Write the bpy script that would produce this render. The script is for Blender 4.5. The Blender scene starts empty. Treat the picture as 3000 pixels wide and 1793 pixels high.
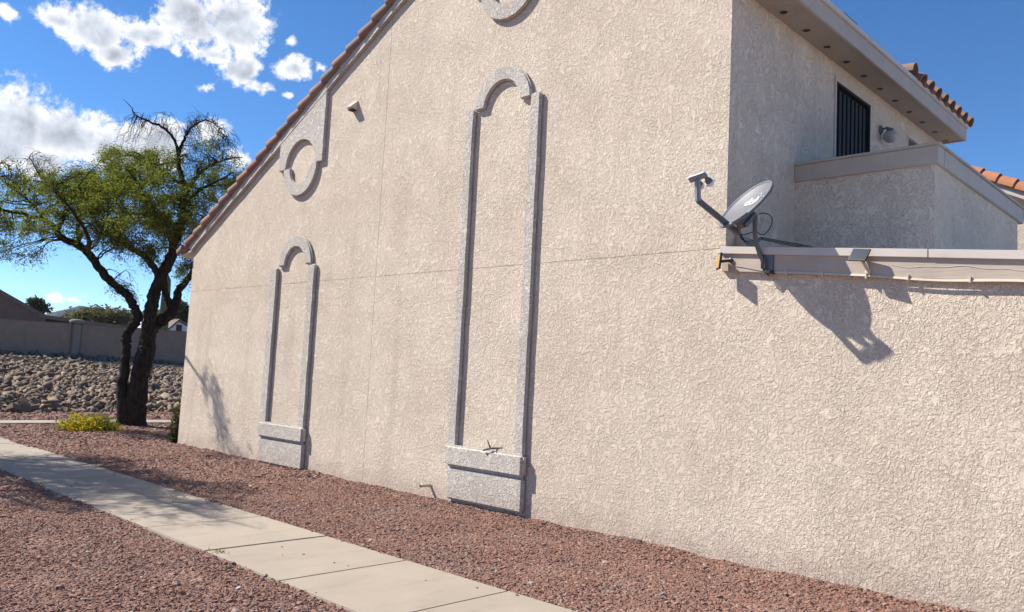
import bpy, bmesh, math, random
import numpy as np
from mathutils import Vector, Matrix

random.seed(7)
rng = np.random.default_rng(7)
scene = bpy.context.scene
COL = scene.collection

# ------------------------------------------------------------------ camera
CAM = np.array([15.266, -6.922, 1.6])
RIGHT = np.array([0.7222021, 0.6898507, 0.0503014])
DOWN = np.array([-0.0241820, 0.0978610, -0.9949063])
FWD = np.array([-0.6912593, 0.7173070, 0.0873574])
FOC = 2381.8                      # focal length in photo pixels (photo is 3000 wide)
cam_d = bpy.data.cameras.new('camera')
cam = bpy.data.objects.new('camera', cam_d)
COL.objects.link(cam)
cam_d.sensor_width = 36.0
cam_d.lens = FOC / 3000 * 36
cam_d.clip_start = 0.05
cam_d.clip_end = 9000
mw = Matrix.Identity(4)
for i in range(3):
    mw[i][0] = RIGHT[i]; mw[i][1] = -DOWN[i]; mw[i][2] = -FWD[i]; mw[i][3] = CAM[i]
cam.matrix_world = mw
scene.camera = cam


def ray(x, y):
    return RIGHT * ((x - 1500) / FOC) + DOWN * ((y - 896.5) / FOC) + FWD


def at(x, y, depth):              # world point seen at photo pixel x, y at this depth
    return CAM + ray(x, y) * depth


def on_y(x, y, py):
    r = ray(x, y); return CAM + r * ((py - CAM[1]) / r[1])


# ------------------------------------------------------------------ sun and sky
SUN_TRAVEL = Vector((1.72, 1.0, -1.95)).normalized()
SUN_DIR = -SUN_TRAVEL
sun_d = bpy.data.lights.new('sun', 'SUN')
sun_d.energy = 5.0
sun_d.angle = math.radians(0.53)
sun_d.color = (1.0, 0.945, 0.86)
sun = bpy.data.objects.new('sun', sun_d)
COL.objects.link(sun)
sun.rotation_euler = SUN_TRAVEL.to_track_quat('-Z', 'Y').to_euler()
sun.location = (0, -20, 30)

world = bpy.data.worlds.new('World')
scene.world = world
world.use_nodes = True
wn = world.node_tree
wn.nodes.clear()


class NT:
    """small helper to write node trees"""
    def __init__(s, tree): s.t = tree

    def n(s, typ, **kw):
        nd = s.t.nodes.new(typ)
        for k, v in kw.items():
            setattr(nd, k, v)
        return nd

    def put(s, sock, v):
        if v is None: return
        if hasattr(v, 'is_linked'): s.t.links.new(v, sock)
        else: sock.default_value = v

    def m(s, op, a, b=None, c=None, clamp=False):
        nd = s.n('ShaderNodeMath', operation=op, use_clamp=clamp)
        s.put(nd.inputs[0], a); s.put(nd.inputs[1], b); s.put(nd.inputs[2], c)
        return nd.outputs[0]

    def v(s, op, a, b=None, c=None):
        nd = s.n('ShaderNodeVectorMath', operation=op)
        s.put(nd.inputs[0], a); s.put(nd.inputs[1], b)
        if c is not None: s.put(nd.inputs[2], c)
        return nd.outputs['Value' if op in ('DOT_PRODUCT', 'LENGTH', 'DISTANCE') else 'Vector']

    def scale(s, a, f):
        nd = s.n('ShaderNodeVectorMath', operation='SCALE')
        s.put(nd.inputs[0], a); s.put(nd.inputs['Scale'], f)
        return nd.outputs['Vector']

    def noise(s, vec, scale, detail=3, rough=0.5, dist=0.0, dim='3D'):
        nd = s.n('ShaderNodeTexNoise', noise_dimensions=dim)
        s.put(nd.inputs['Vector'], vec)
        nd.inputs['Scale'].default_value = scale; nd.inputs['Detail'].default_value = detail
        nd.inputs['Roughness'].default_value = rough; nd.inputs['Distortion'].default_value = dist
        return nd.outputs['Fac']

    def voro(s, vec, scale, feature='F1', out='Distance'):
        nd = s.n('ShaderNodeTexVoronoi', feature=feature)
        s.put(nd.inputs['Vector'], vec); nd.inputs['Scale'].default_value = scale
        return nd.outputs[out]

    def smooth(s, x, a, b, lo=0.0, hi=1.0):
        nd = s.n('ShaderNodeMapRange', interpolation_type='SMOOTHSTEP')
        s.put(nd.inputs[0], x)
        for i, q in enumerate((a, b, lo, hi)): nd.inputs[1 + i].default_value = q
        return nd.outputs[0]

    def mix(s, f, a, b, blend='MIX'):
        nd = s.n('ShaderNodeMix', data_type='RGBA', blend_type=blend)
        s.put(nd.inputs[0], f)
        for k, q in ((6, a), (7, b)):
            if hasattr(q, 'is_linked'): s.t.links.new(q, nd.inputs[k])
            else: nd.inputs[k].default_value = (*q[:3], 1)
        return nd.outputs[2]

    def ramp(s, f, stops):
        nd = s.n('ShaderNodeValToRGB')
        s.put(nd.inputs[0], f)
        els = nd.color_ramp.elements
        while len(els) < len(stops): els.new(0.5)
        for e, (p, c) in zip(els, stops):
            e.position = p; e.color = (*c, 1)
        return nd.outputs[0]


W = NT(wn)
sky = W.n('ShaderNodeTexSky', sky_type='NISHITA', sun_disc=False)
sky.sun_elevation = math.asin(SUN_DIR.z)
sky.sun_rotation = math.atan2(SUN_DIR.x, SUN_DIR.y)
sky.altitude = 1500
sky.air_density = 0.75
sky.dust_density = 0.0
sky.ozone_density = 3.5
SKY_STRENGTH = 0.11
dirv = W.v('NORMALIZE', W.n('ShaderNodeTexCoord').outputs['Generated'])
# clouds stand at fixed compass directions; each is a group of soft lumps (direction, half widths)
LUMPS = [(300, 105, 135, 75), (470, 135, 195, 130), (560, 250, 135, 95), (700, 165, 140, 95), (830, 235, 45, 35),
         (900, 90, 200, 150), (1120, 90, 215, 190), (1000, 235, 140, 70), (1150, 320, 130, 110), (1240, 425, 95, 62),
         (1420, 350, 125, 75), (1405, 207, 38, 36), (985, 412, 42, 26), (1385, 487, 36, 18), (20, 75, 52, 50), (1540, 330, 36, 30),
         (40, 600, 330, 230), (330, 640, 290, 175), (560, 720, 220, 160), (760, 690, 170, 110), (230, 790, 150, 110), (20, 720, 220, 120), (760, 740, 150, 120),
         (1000, 660, 110, 65), (1130, 765, 90, 60), (-250, 640, 300, 220),
         (258, 1418, 46, 23), (362, 1437, 50, 13), (424, 1424, 22, 10)]
warp = W.n('ShaderNodeTexNoise')
W.put(warp.inputs['Vector'], dirv)
warp.inputs['Scale'].default_value = 9; warp.inputs['Detail'].default_value = 3
wv = W.scale(W.v('SUBTRACT', warp.outputs['Color'], (0.5, 0.5, 0.5)), 0.045)
dw = W.v('ADD', dirv, wv)
field = None
for (zx, zy, ra, rb) in LUMPS:
    d = Vector(ray(zx * 0.6064, zy * 0.6064)); L = d.length; d.normalize()
    hor = Vector((0, 0, 1)).cross(d).normalized(); ver = d.cross(hor)
    a = ra * 0.6064 / FOC / L; b = rb * 0.6064 / FOC / L
    u = W.m('DIVIDE', W.v('DOT_PRODUCT', dw, tuple(hor)), a)
    w_ = W.m('DIVIDE', W.v('DOT_PRODUCT', dw, tuple(ver)), b)
    q = W.m('SQRT', W.m('ADD', W.m('MULTIPLY', u, u), W.m('MULTIPLY', w_, w_)))
    ahead = W.m('GREATER_THAN', W.v('DOT_PRODUCT', dw, tuple(d)), 0.0)
    # field in units of the lump's own half width, 1 at the core, 0 at the rim
    e = W.m('MULTIPLY', W.m('SUBTRACT', 1.0, q), min(1.0, 0.30 + 0.7 * rb / 110))
    e = W.m('SUBTRACT', W.m('MULTIPLY', W.m('ADD', e, 5.0), ahead), 5.0)
    field = e if field is None else W.m('SMOOTH_MAX', field, e, 0.18)
n1 = W.noise(dirv, 30, 10, 0.66, 0.25)
n2 = W.noise(W.v('ADD', dirv, tuple(SUN_DIR * 0.010)), 30, 6, 0.55, 0.25)
n2b = W.noise(dirv, 30, 6, 0.55, 0.25)
n3 = W.noise(dirv, 8, 4, 0.5)
n4 = W.noise(dirv, 95, 8, 0.68, 0.2)
dens = W.m('ADD', field, W.m('MULTIPLY', W.m('SUBTRACT', n1, 0.5), 1.35))
dens = W.m('ADD', dens, W.m('MULTIPLY', W.m('SUBTRACT', n4, 0.5), 1.15))
alpha = W.smooth(dens, 0.0, 0.50)
relief = W.m('MULTIPLY', W.m('SUBTRACT', n2b, n2), 1.1)
core = W.m('ADD', field, W.m('MULTIPLY', W.m('SUBTRACT', n3, 0.5), 0.45))
thick = W.smooth(core, 0.26, 0.80)
bright = W.m('ADD', W.m('SUBTRACT', 1.08, W.m('MULTIPLY', thick, 0.42)), relief)
bright = W.m('MINIMUM', W.m('MAXIMUM', bright, 0.5), 1.2)
cloud_c = W.mix(thick, (1.0, 1.0, 1.0), (0.88, 0.94, 1.07))
cloud = W.scale(cloud_c, W.m('MULTIPLY', bright, 0.64 / SKY_STRENGTH))
sky_g = W.n('ShaderNodeHueSaturation')
sky_g.inputs['Saturation'].default_value = 1.2
sky_g.inputs['Value'].default_value = 1.0
W.put(sky_g.inputs['Color'], sky.outputs[0])
skyc = W.mix(alpha, sky_g.outputs[0], cloud)
bgn = W.n('ShaderNodeBackground')
W.put(bgn.inputs['Color'], skyc)
bgn.inputs['Strength'].default_value = SKY_STRENGTH
out = W.n('ShaderNodeOutputWorld')
wn.links.new(bgn.outputs[0], out.inputs[0])
world.cycles.sampling_method = 'MANUAL'
world.cycles.sample_map_resolution = 512

scene.view_settings.view_transform = 'Standard'
scene.view_settings.look = 'None'
scene.view_settings.exposure = 0.80
scene.view_settings.gamma = 1.0
scene.view_settings.use_curve_mapping = False


# ------------------------------------------------------------------ helpers
def tag(o, label=None, cat=None, group=None, kind=None):
    if label: o['label'] = label
    if cat: o['category'] = cat
    if group: o['group'] = group
    if kind: o['kind'] = kind
    return o


def empty(name, loc, label=None, cat=None, group=None, kind=None):
    o = bpy.data.objects.new(name, None)
    COL.objects.link(o)
    o.location = loc
    o.empty_display_size = 0.2
    return tag(o, label, cat, group, kind)


def link(name, me, mat, parent=None, smooth=False):
    o = bpy.data.objects.new(name, me)
    COL.objects.link(o)
    if mat is not None and len(me.materials) == 0: me.materials.append(mat)
    if smooth:
        me.polygons.foreach_set('use_smooth', [True] * len(me.polygons))
    if parent is not None:
        o.parent = parent
        pl = Vector((0, 0, 0)); q = parent
        while q is not None:
            pl += q.location; q = q.parent
        o.location = -pl                       # parts are modelled in world coordinates
    return o


def mesh(name, verts, faces, mat=None, parent=None, smooth=False, bevel=0.0, seg=2):
    me = bpy.data.meshes.new(name)
    me.from_pydata([tuple(map(float, v)) for v in verts], [], [tuple(f) for f in faces])
    bm = bmesh.new(); bm.from_mesh(me)
    bmesh.ops.recalc_face_normals(bm, faces=bm.faces)
    if bevel > 0:
        es = [e for e in bm.edges if len(e.link_faces) == 2 and e.calc_face_angle(0) > 0.5]
        bmesh.ops.bevel(bm, geom=es, offset=bevel, segments=seg, affect='EDGES', clamp_overlap=True)
    bm.to_mesh(me); bm.free()
    return link(name, me, mat, parent, smooth)


class G:
    """collects shapes into one mesh"""
    def __init__(s): s.v = []; s.f = []

    def add(s, vs, fs):
        o = len(s.v); s.v += [tuple(v) for v in vs]; s.f += [tuple(i + o for i in f) for f in fs]; return s

    def box(s, x0, x1, y0, y1, z0, z1):
        vs = [(x, y, z) for z in (z0, z1) for y in (y0, y1) for x in (x0, x1)]
        return s.add(vs, [(0, 2, 3, 1), (4, 5, 7, 6), (0, 1, 5, 4), (2, 6, 7, 3), (0, 4, 6, 2), (1, 3, 7, 5)])

    def obox(s, c, ax, ay, az, hx, hy, hz):
        c = np.array(c); A = [np.array(a, float) / np.linalg.norm(a) for a in (ax, ay, az)]
        vs = [c + A[0] * i * hx + A[1] * j * hy + A[2] * k * hz for k in (-1, 1) for j in (-1, 1) for i in (-1, 1)]
        return s.add(vs, [(0, 2, 3, 1), (4, 5, 7, 6), (0, 1, 5, 4), (2, 6, 7, 3), (0, 4, 6, 2), (1, 3, 7, 5)])

    def prism_y(s, pts, y0, y1):           # polygon in x, z pushed along y
        n = len(pts)
        vs = [(x, y0, z) for x, z in pts] + [(x, y1, z) for x, z in pts]
        fs = [tuple(range(n)), tuple(range(2 * n - 1, n - 1, -1))] + [(i, i + n, (i + 1) % n + n, (i + 1) % n) for i in range(n)]
        return s.add(vs, fs)

    def prism_x(s, pts, x0, x1):           # polygon in y, z pushed along x
        n = len(pts)
        vs = [(x0, y, z) for y, z in pts] + [(x1, y, z) for y, z in pts]
        fs = [tuple(range(n)), tuple(range(2 * n - 1, n - 1, -1))] + [(i, i + n, (i + 1) % n + n, (i + 1) % n) for i in range(n)]
        return s.add(vs, fs)

    def strip(s, a, b, y0, y1, closed=False):   # solid band between two rows of x, z points
        n = len(a)
        vs = [(x, y0, z) for x, z in a] + [(x, y0, z) for x, z in b] + [(x, y1, z) for x, z in a] + [(x, y1, z) for x, z in b]
        fs = []
        for i in range(n if closed else n - 1):
            j = (i + 1) % n
            fs += [(i, j, n + j, n + i), (2 * n + i, 3 * n + i, 3 * n + j, 2 * n + j), (i, 2 * n + i, 2 * n + j, j), (n + i, n + j, 3 * n + j, 3 * n + i)]
        if not closed:
            fs += [(0, n, 3 * n, 2 * n), (n - 1, 3 * n - 1, 4 * n - 1, 2 * n - 1)]
        return s.add(vs, fs)

    def tube(s, pts, rad, sides=6, cap=True):
        pts = np.array(pts, float); k = len(pts)
        rad = np.full(k, rad, float) if np.isscalar(rad) else np.array(rad, float)
        t = np.gradient(pts, axis=0); t /= np.linalg.norm(t, axis=1)[:, None] + 1e-9
        ref = np.array([0.0, 0, 1]) if abs(t[0][2]) < 0.9 else np.array([1.0, 0, 0])
        vs = []
        u = np.cross(t[0], ref); u /= np.linalg.norm(u)
        for i in range(k):
            u = u - t[i] * (u @ t[i]); u /= np.linalg.norm(u) + 1e-9
            w = np.cross(t[i], u)
            for q in range(sides):
                a = 2 * math.pi * q / sides
                vs.append(pts[i] + rad[i] * (u * math.cos(a) + w * math.sin(a)))
        fs = []
        for i in range(k - 1):
            for q in range(sides):
                r = (q + 1) % sides
                fs.append((i * sides + q, i * sides + r, (i + 1) * sides + r, (i + 1) * sides + q))
        if cap:
            fs += [tuple(range(sides - 1, -1, -1)), tuple((k - 1) * sides + q for q in range(sides))]
        return s.add(vs, fs)

    def lathe(s, prof, c, axis, n=16):     # prof: (radius, distance along axis)
        ax = np.array(axis, float); ax /= np.linalg.norm(ax)
        ref = np.array([0, 0, 1.0]) if abs(ax[2]) < .9 else np.array([1.0, 0, 0])
        u = np.cross(ax, ref); u /= np.linalg.norm(u); w = np.cross(ax, u); c = np.array(c, float)
        vs = []; fs = []
        for r, h in prof:
            for q in range(n):
                a = 2 * math.pi * q / n
                vs.append(c + ax * h + r * (u * math.cos(a) + w * math.sin(a)))
        for i in range(len(prof) - 1):
            for q in range(n):
                r = (q + 1) % n
                fs.append((i * n + q, i * n + r, (i + 1) * n + r, (i + 1) * n + q))
        fs += [tuple(range(n - 1, -1, -1)), tuple((len(prof) - 1) * n + q for q in range(n))]
        return s.add(vs, fs)

    def build(s, name, mat, parent=None, smooth=False, bevel=0.0, seg=2):
        return mesh(name, s.v, s.f, mat, parent, smooth, bevel, seg)


def arc(cx, cz, r, a0, a1, n):
    return [(cx + r * math.cos(math.radians(a0 + (a1 - a0) * i / n)), cz + r * math.sin(math.radians(a0 + (a1 - a0) * i / n))) for i in range(n + 1)]


def fast_mesh(name, verts, quads, mat, parent=None, smooth=False):
    """large meshes of quads from numpy arrays"""
    me = bpy.data.meshes.new(name)
    nv, nf = len(verts), len(quads); k = quads.shape[1]
    me.vertices.add(nv); me.vertices.foreach_set('co', np.asarray(verts, np.float32).ravel())
    me.loops.add(nf * k); me.loops.foreach_set('vertex_index', np.asarray(quads, np.int32).ravel())
    me.polygons.add(nf); me.polygons.foreach_set('loop_start', np.arange(0, nf * k, k, dtype=np.int32))
    me.update(calc_edges=True); me.validate()
    return link(name, me, mat, parent, smooth)


# ------------------------------------------------------------------ materials
def new_mat(name):
    m = bpy.data.materials.new(name); m.use_nodes = True
    t = m.node_tree; t.nodes.clear()
    N = NT(t)
    b = N.n('ShaderNodeBsdfPrincipled'); o = N.n('ShaderNodeOutputMaterial')
    t.links.new(b.outputs[0], o.inputs[0])
    pos = N.n('ShaderNodeNewGeometry').outputs['Position']
    return m, N, b, pos


def bump(N, b, h, dist, strength=1.0, prev=None):
    nd = N.n('ShaderNodeBump')
    nd.inputs['Strength'].default_value = strength; nd.inputs['Distance'].default_value = dist
    N.put(nd.inputs['Height'], h)
    if prev is not None: N.t.links.new(prev, nd.inputs['Normal'])
    N.t.links.new(nd.outputs[0], b.inputs['Normal'])
    return nd.outputs[0]


def stucco(name, colA, colB, scale=1.0, depth=0.016, dirt_shade=(0.30, 0.24, 0.20), dirt_shade_amt=0.35):
    m, N, b, pos = new_mat(name)
    wob = N.n('ShaderNodeTexNoise'); N.put(wob.inputs['Vector'], pos); wob.inputs['Scale'].default_value = 14 * scale
    wob.inputs['Detail'].default_value = 3
    p2 = N.v('ADD', pos, N.scale(N.v('SUBTRACT', wob.outputs['Color'], (.5, .5, .5)), 0.055 / scale))
    p2 = N.v('MULTIPLY', p2, (1.0, 1.0, 0.8))
    a = N.noise(p2, 30 * scale, 3, 0.55, 0.5)
    c = N.noise(p2, 58 * scale, 2, 0.5, 0.5)
    f = N.noise(pos, 190, 2, 0.6)
    zone = N.smooth(N.noise(pos, 1.7, 3, 0.6), 0.35, 0.65, -0.035, 0.035)
    plate = N.smooth(N.m('ADD', a, zone), 0.455, 0.545)
    lace = N.smooth(c, 0.44, 0.56)
    # trowelled islands stand slightly proud of a finer sandy lace
    isl = N.smooth(N.noise(p2, 13 * scale, 4, 0.6, 0.8), 0.53, 0.585)
    fine = N.noise(pos, 95 * scale, 3, 0.65)
    low_ = N.m('ADD', N.m('MULTIPLY', plate, 0.42), N.m('MULTIPLY', lace, 0.33))
    low_ = N.m('ADD', low_, N.m('MULTIPLY', fine, 0.30))
    h = N.m('ADD', N.m('MULTIPLY', low_, N.m('SUBTRACT', 1.0, N.m('MULTIPLY', isl, 0.65))), N.m('MULTIPLY', isl, 0.70))
    h = N.m('ADD', h, N.m('MULTIPLY', f, 0.12))
    # worked harder in some places, left rough in others
    h = N.m('MULTIPLY', h, N.smooth(N.noise(pos, 2.6, 3, 0.6), 0.3, 0.7, 0.62, 1.12))
    bump(N, b, h, depth, 1.0)
    big = N.noise(pos, 0.9, 4, 0.6)
    col = N.mix(N.smooth(big, 0.3, 0.7), colA, colB)
    # dirt in the hollows of the coat, plus relief shading put into the colour
    hollow = N.m('MULTIPLY', N.smooth(h, 0.25, 0.75, 1.0, 0.0), dirt_shade_amt)
    col = N.mix(hollow, col, dirt_shade)
    streak = N.noise(N.v('MULTIPLY', pos, (2.2, 2.2, 0.18)), 1.6, 4, 0.6)
    col = N.mix(N.smooth(streak, 0.50, 0.75, 0.0, 0.30), col, (0.46, 0.37, 0.30))
    # splash dust near the ground
    z = N.n('ShaderNodeSeparateXYZ'); N.put(z.inputs[0], pos)
    foot = N.m('MULTIPLY', N.smooth(z.outputs[2], 0.0, 0.40, 0.75, 0.0), N.noise(pos, 5, 3))
    col = N.mix(foot, col, (0.36, 0.25, 0.20))
    N.put(b.inputs['Base Color'], col)
    b.inputs['Roughness'].default_value = 0.92
    b.inputs['Specular IOR Level'].default_value = 0.2
    return m


def paint(name, colA, colB, rough=0.6, grain=(30, 30, 3), depth=0.002, spec=0.4, wear=0.3, wearc=(0.2, 0.18, 0.16)):
    m, N, b, pos = new_mat(name)
    n = N.noise(pos, 3, 5, 0.6)
    col = N.mix(N.smooth(n, 0.3, 0.7), colA, colB)
    g = N.noise(N.v('MULTIPLY', pos, grain), 1.0, 4, 0.6)
    col = N.mix(N.smooth(g, 0.6, 0.8, 0.0, wear), col, wearc)
    bump(N, b, g, depth, 0.8)
    N.put(b.inputs['Base Color'], col)
    b.inputs['Roughness'].default_value = rough
    b.inputs['Specular IOR Level'].default_value = spec
    return m


M = {}
M['stucco'] = stucco('stucco_beige', (0.735, 0.628, 0.500), (0.655, 0.548, 0.430), 1.28, 0.0125, (0.54, 0.44, 0.345), 0.30)
M['stucco_trim'] = stucco('stucco_grey_trim', (0.665, 0.608, 0.535), (0.59, 0.535, 0.468), 1.25, 0.014, (0.36, 0.32, 0.28), 0.42)
M['stucco_balcony'] = stucco('stucco_pale', (0.76, 0.63, 0.505), (0.70, 0.575, 0.46), 0.9, 0.016, (0.48, 0.39, 0.315), 0.22)
M['trim_paint'] = paint('taupe_trim_paint', (0.47, 0.385, 0.31), (0.41, 0.335, 0.27), 0.55, (1.5, 1.5, 40), 0.003)
M['flash_paint'] = paint('pale_flashing_paint', (0.58, 0.515, 0.455), (0.53, 0.47, 0.415), 0.5, (6, 6, 6), 0.001)
M['soffit_paint'] = paint('soffit_paint', (0.36, 0.295, 0.24), (0.33, 0.265, 0.215), 0.7, (4, 4, 4), 0.001)
M['dark'] = paint('dark_opening', (0.012, 0.012, 0.013), (0.016, 0.015, 0.015), 0.6, (5, 5, 5), 0.0)
M['door_dark'] = paint('dark_bronze_metal', (0.008, 0.0075, 0.008), (0.012, 0.011, 0.012), 0.7, (20, 20, 4), 0.001, 0.5)
M['dish_grey'] = paint('satin_grey_metal', (0.14, 0.145, 0.162), (0.12, 0.124, 0.14), 0.5, (25, 25, 25), 0.0005, 0.5, 0.25, (0.10, 0.10, 0.11))
M['mast_grey'] = paint('galvanised_grey', (0.135, 0.135, 0.14), (0.11, 0.11, 0.115), 0.45, (18, 18, 30), 0.0008, 0.5)
M['lnb_grey'] = paint('pale_grey_plastic', (0.27, 0.29, 0.33), (0.24, 0.255, 0.295), 0.45, (12, 12, 12), 0.0003)
M['white_plastic'] = paint('white_plastic', (0.78, 0.78, 0.77), (0.72, 0.72, 0.71), 0.4, (12, 12, 12), 0.0003, 0.5, 0.1)
M['black_rubber'] = paint('black_rubber', (0.012, 0.012, 0.013), (0.02, 0.02, 0.02), 0.5, (20, 20, 20), 0.0)
M['black_plastic'] = paint('black_plastic', (0.03, 0.032, 0.035), (0.04, 0.04, 0.042), 0.4, (20, 20, 20), 0.0)
M['solar_cell'] = paint('solar_cell', (0.022, 0.028, 0.042), (0.03, 0.035, 0.05), 0.22, (60, 60, 60), 0.0, 0.6, 0.2, (0.06, 0.07, 0.09))
M['solar_grey'] = paint('solar_cell_pale', (0.20, 0.22, 0.25), (0.17, 0.19, 0.22), 0.3, (60, 60, 60), 0.0)
M['amber'] = paint('amber_lens', (0.50, 0.27, 0.07), (0.44, 0.23, 0.06), 0.35, (40, 40, 40), 0.0006)
M['cream_plastic'] = paint('cream_plastic', (0.60, 0.52, 0.41), (0.55, 0.47, 0.37), 0.5, (8, 8, 8), 0.0006)
M['logo_white'] = paint('printed_white', (0.74, 0.74, 0.74), (0.70, 0.70, 0.70), 0.5, (9, 9, 9), 0.0, 0.4, 0.0)
M['logo_pale'] = paint('printed_faded_grey', (0.34, 0.34, 0.36), (0.30, 0.30, 0.32), 0.5, (9, 9, 9), 0.0, 0.4, 0.0)
M['logo_red'] = paint('printed_red', (0.45, 0.16, 0.16), (0.42, 0.15, 0.15), 0.5, (9, 9, 9), 0.0, 0.4, 0.0)
M['wood_twig'] = paint('dry_twig', (0.10, 0.075, 0.06), (0.15, 0.12, 0.10), 0.8, (60, 60, 20), 0.002)
M['neigh_brown'] = paint('brown_siding', (0.125, 0.085, 0.072), (0.105, 0.072, 0.060), 0.8, (9, 9, 0.6), 0.004)
M['neigh_roof'] = paint('brown_roof_edge', (0.135, 0.105, 0.085), (0.11, 0.085, 0.07), 0.85, (4, 4, 20), 0.01)
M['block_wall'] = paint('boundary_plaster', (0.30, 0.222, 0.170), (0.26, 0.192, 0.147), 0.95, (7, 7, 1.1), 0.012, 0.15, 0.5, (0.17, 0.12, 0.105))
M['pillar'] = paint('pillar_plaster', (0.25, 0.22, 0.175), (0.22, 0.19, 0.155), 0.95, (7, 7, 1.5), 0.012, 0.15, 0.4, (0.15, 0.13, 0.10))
M['shed_white'] = paint('white_shed_panel', (0.72, 0.73, 0.74), (0.66, 0.67, 0.69), 0.6, (8, 8, 1), 0.003, 0.4, 0.25, (0.45, 0.45, 0.46))


def m_lampglass():
    m, N, b, pos = new_mat('frosted_lamp_glass')
    n = N.noise(pos, 25, 3)
    N.put(b.inputs['Base Color'], N.mix(n, (0.52, 0.50, 0.46), (0.38, 0.36, 0.33)))
    b.inputs['Roughness'].default_value = 0.25
    b.inputs['Transmission Weight'].default_value = 0.25
    return m


def m_glass():
    m, N, b, pos = new_mat('dark_window_glass')
    n = N.noise(pos, 3, 3)
    N.put(b.inputs['Base Color'], N.mix(n, (0.05, 0.06, 0.07), (0.09, 0.10, 0.11)))
    b.inputs['Roughness'].default_value = 0.06
    b.inputs['Specular IOR Level'].default_value = 0.8
    return m


def m_tile():
    m, N, b, pos = new_mat('clay_roof_tile')
    oi = N.n('ShaderNodeObjectInfo').outputs['Random']
    col = N.ramp(oi, [(0.0, (0.29, 0.125, 0.075)), (0.2, (0.20, 0.125, 0.09)), (0.38, (0.32, 0.155, 0.098)), (0.55, (0.15, 0.112, 0.09)),
                      (0.72, (0.33, 0.165, 0.105)), (0.86, (0.25, 0.085, 0.062)), (1.0, (0.18, 0.135, 0.105))])
    n = N.noise(pos, 14, 5, 0.65)
    col = N.mix(N.smooth(n, 0.45, 0.72, 0.0, 0.65), col, (0.15, 0.115, 0.10))
    n2 = N.noise(pos, 60, 3)
    col = N.mix(N.smooth(n2, 0.6, 0.8, 0.0, 0.4), col, (0.45, 0.32, 0.25))
    N.put(b.inputs['Base Color'], col)
    b.inputs['Roughness'].default_value = 0.85
    bump(N, b, N.m('ADD', n, N.m('MULTIPLY', n2, 0.5)), 0.006, 0.7)
    return m


def m_tile_orange():
    m, N, b, pos = new_mat('orange_clay_tile')
    n = N.noise(pos, 10, 5, 0.65)
    oi = N.n('ShaderNodeObjectInfo').outputs['Random']
    col = N.mix(oi, (0.47, 0.185, 0.085), (0.40, 0.165, 0.085))
    col = N.mix(N.smooth(n, 0.5, 0.75, 0.0, 0.6), col, (0.27, 0.15, 0.10))
    N.put(b.inputs['Base Color'], col)
    b.inputs['Roughness'].default_value = 0.85
    bump(N, b, n, 0.006, 0.6)
    return m


def m_concrete():
    m, N, b, pos = new_mat('walk_concrete')
    n = N.noise(pos, 1.3, 6, 0.65)
    f = N.noise(pos, 120, 3, 0.6)
    st = N.noise(N.v('MULTIPLY', pos, (3.0, 0.7, 1)), 2.0, 5, 0.65)
    col = N.mix(N.smooth(n, 0.3, 0.7), (0.355, 0.295, 0.230), (0.310, 0.257, 0.200))
    col = N.mix(N.smooth(st, 0.50, 0.75, 0.0, 0.55), col, (0.24, 0.195, 0.155))
    oi = N.n('ShaderNodeObjectInfo').outputs['Random']
    col = N.mix(N.m('MULTIPLY', oi, 0.25), col, (0.25, 0.21, 0.17))
    col = N.mix(N.smooth(f, 0.58, 0.75, 0.0, 0.3), col, (0.20, 0.17, 0.14))
    spots = N.voro(pos, 4.0)
    col = N.mix(N.smooth(spots, 0.02, 0.05, 0.5, 0.0), col, (0.14, 0.11, 0.09))
    N.put(b.inputs['Base Color'], col)
    b.inputs['Roughness'].default_value = 0.9
    bump(N, b, N.m('ADD', f, N.m('MULTIPLY', n, 2.0)), 0.003, 0.5)
    return m


def m_joint():
    return paint('joint_earth', (0.09, 0.065, 0.05), (0.12, 0.085, 0.065), 0.95, (40, 40, 40), 0.003)


def m_pebble():
    m, N, b, pos = new_mat('red_crushed_rock')
    oi = N.n('ShaderNodeObjectInfo').outputs['Random']
    col = N.ramp(oi, [(0.0, (0.232, 0.110, 0.074)), (0.25, (0.278, 0.137, 0.092)), (0.45, (0.188, 0.094, 0.068)), (0.62, (0.312, 0.164, 0.110)),
                      (0.80, (0.158, 0.089, 0.069)), (0.91, (0.345, 0.197, 0.134)), (0.98, (0.26, 0.21, 0.175)), (1.0, (0.46, 0.38, 0.31))])
    pn = N.noise(pos, 1.1, 3, 0.6)
    col = N.mix(N.smooth(pn, 0.45, 0.72, 0.0, 0.28), col, (0.27, 0.20, 0.16))
    n = N.noise(pos, 90, 2)
    col = N.mix(N.m('MULTIPLY', n, 0.35), col, (0.15, 0.09, 0.08))
    N.put(b.inputs['Base Color'], col)
    b.inputs['Roughness'].default_value = 0.9
    return m


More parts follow.
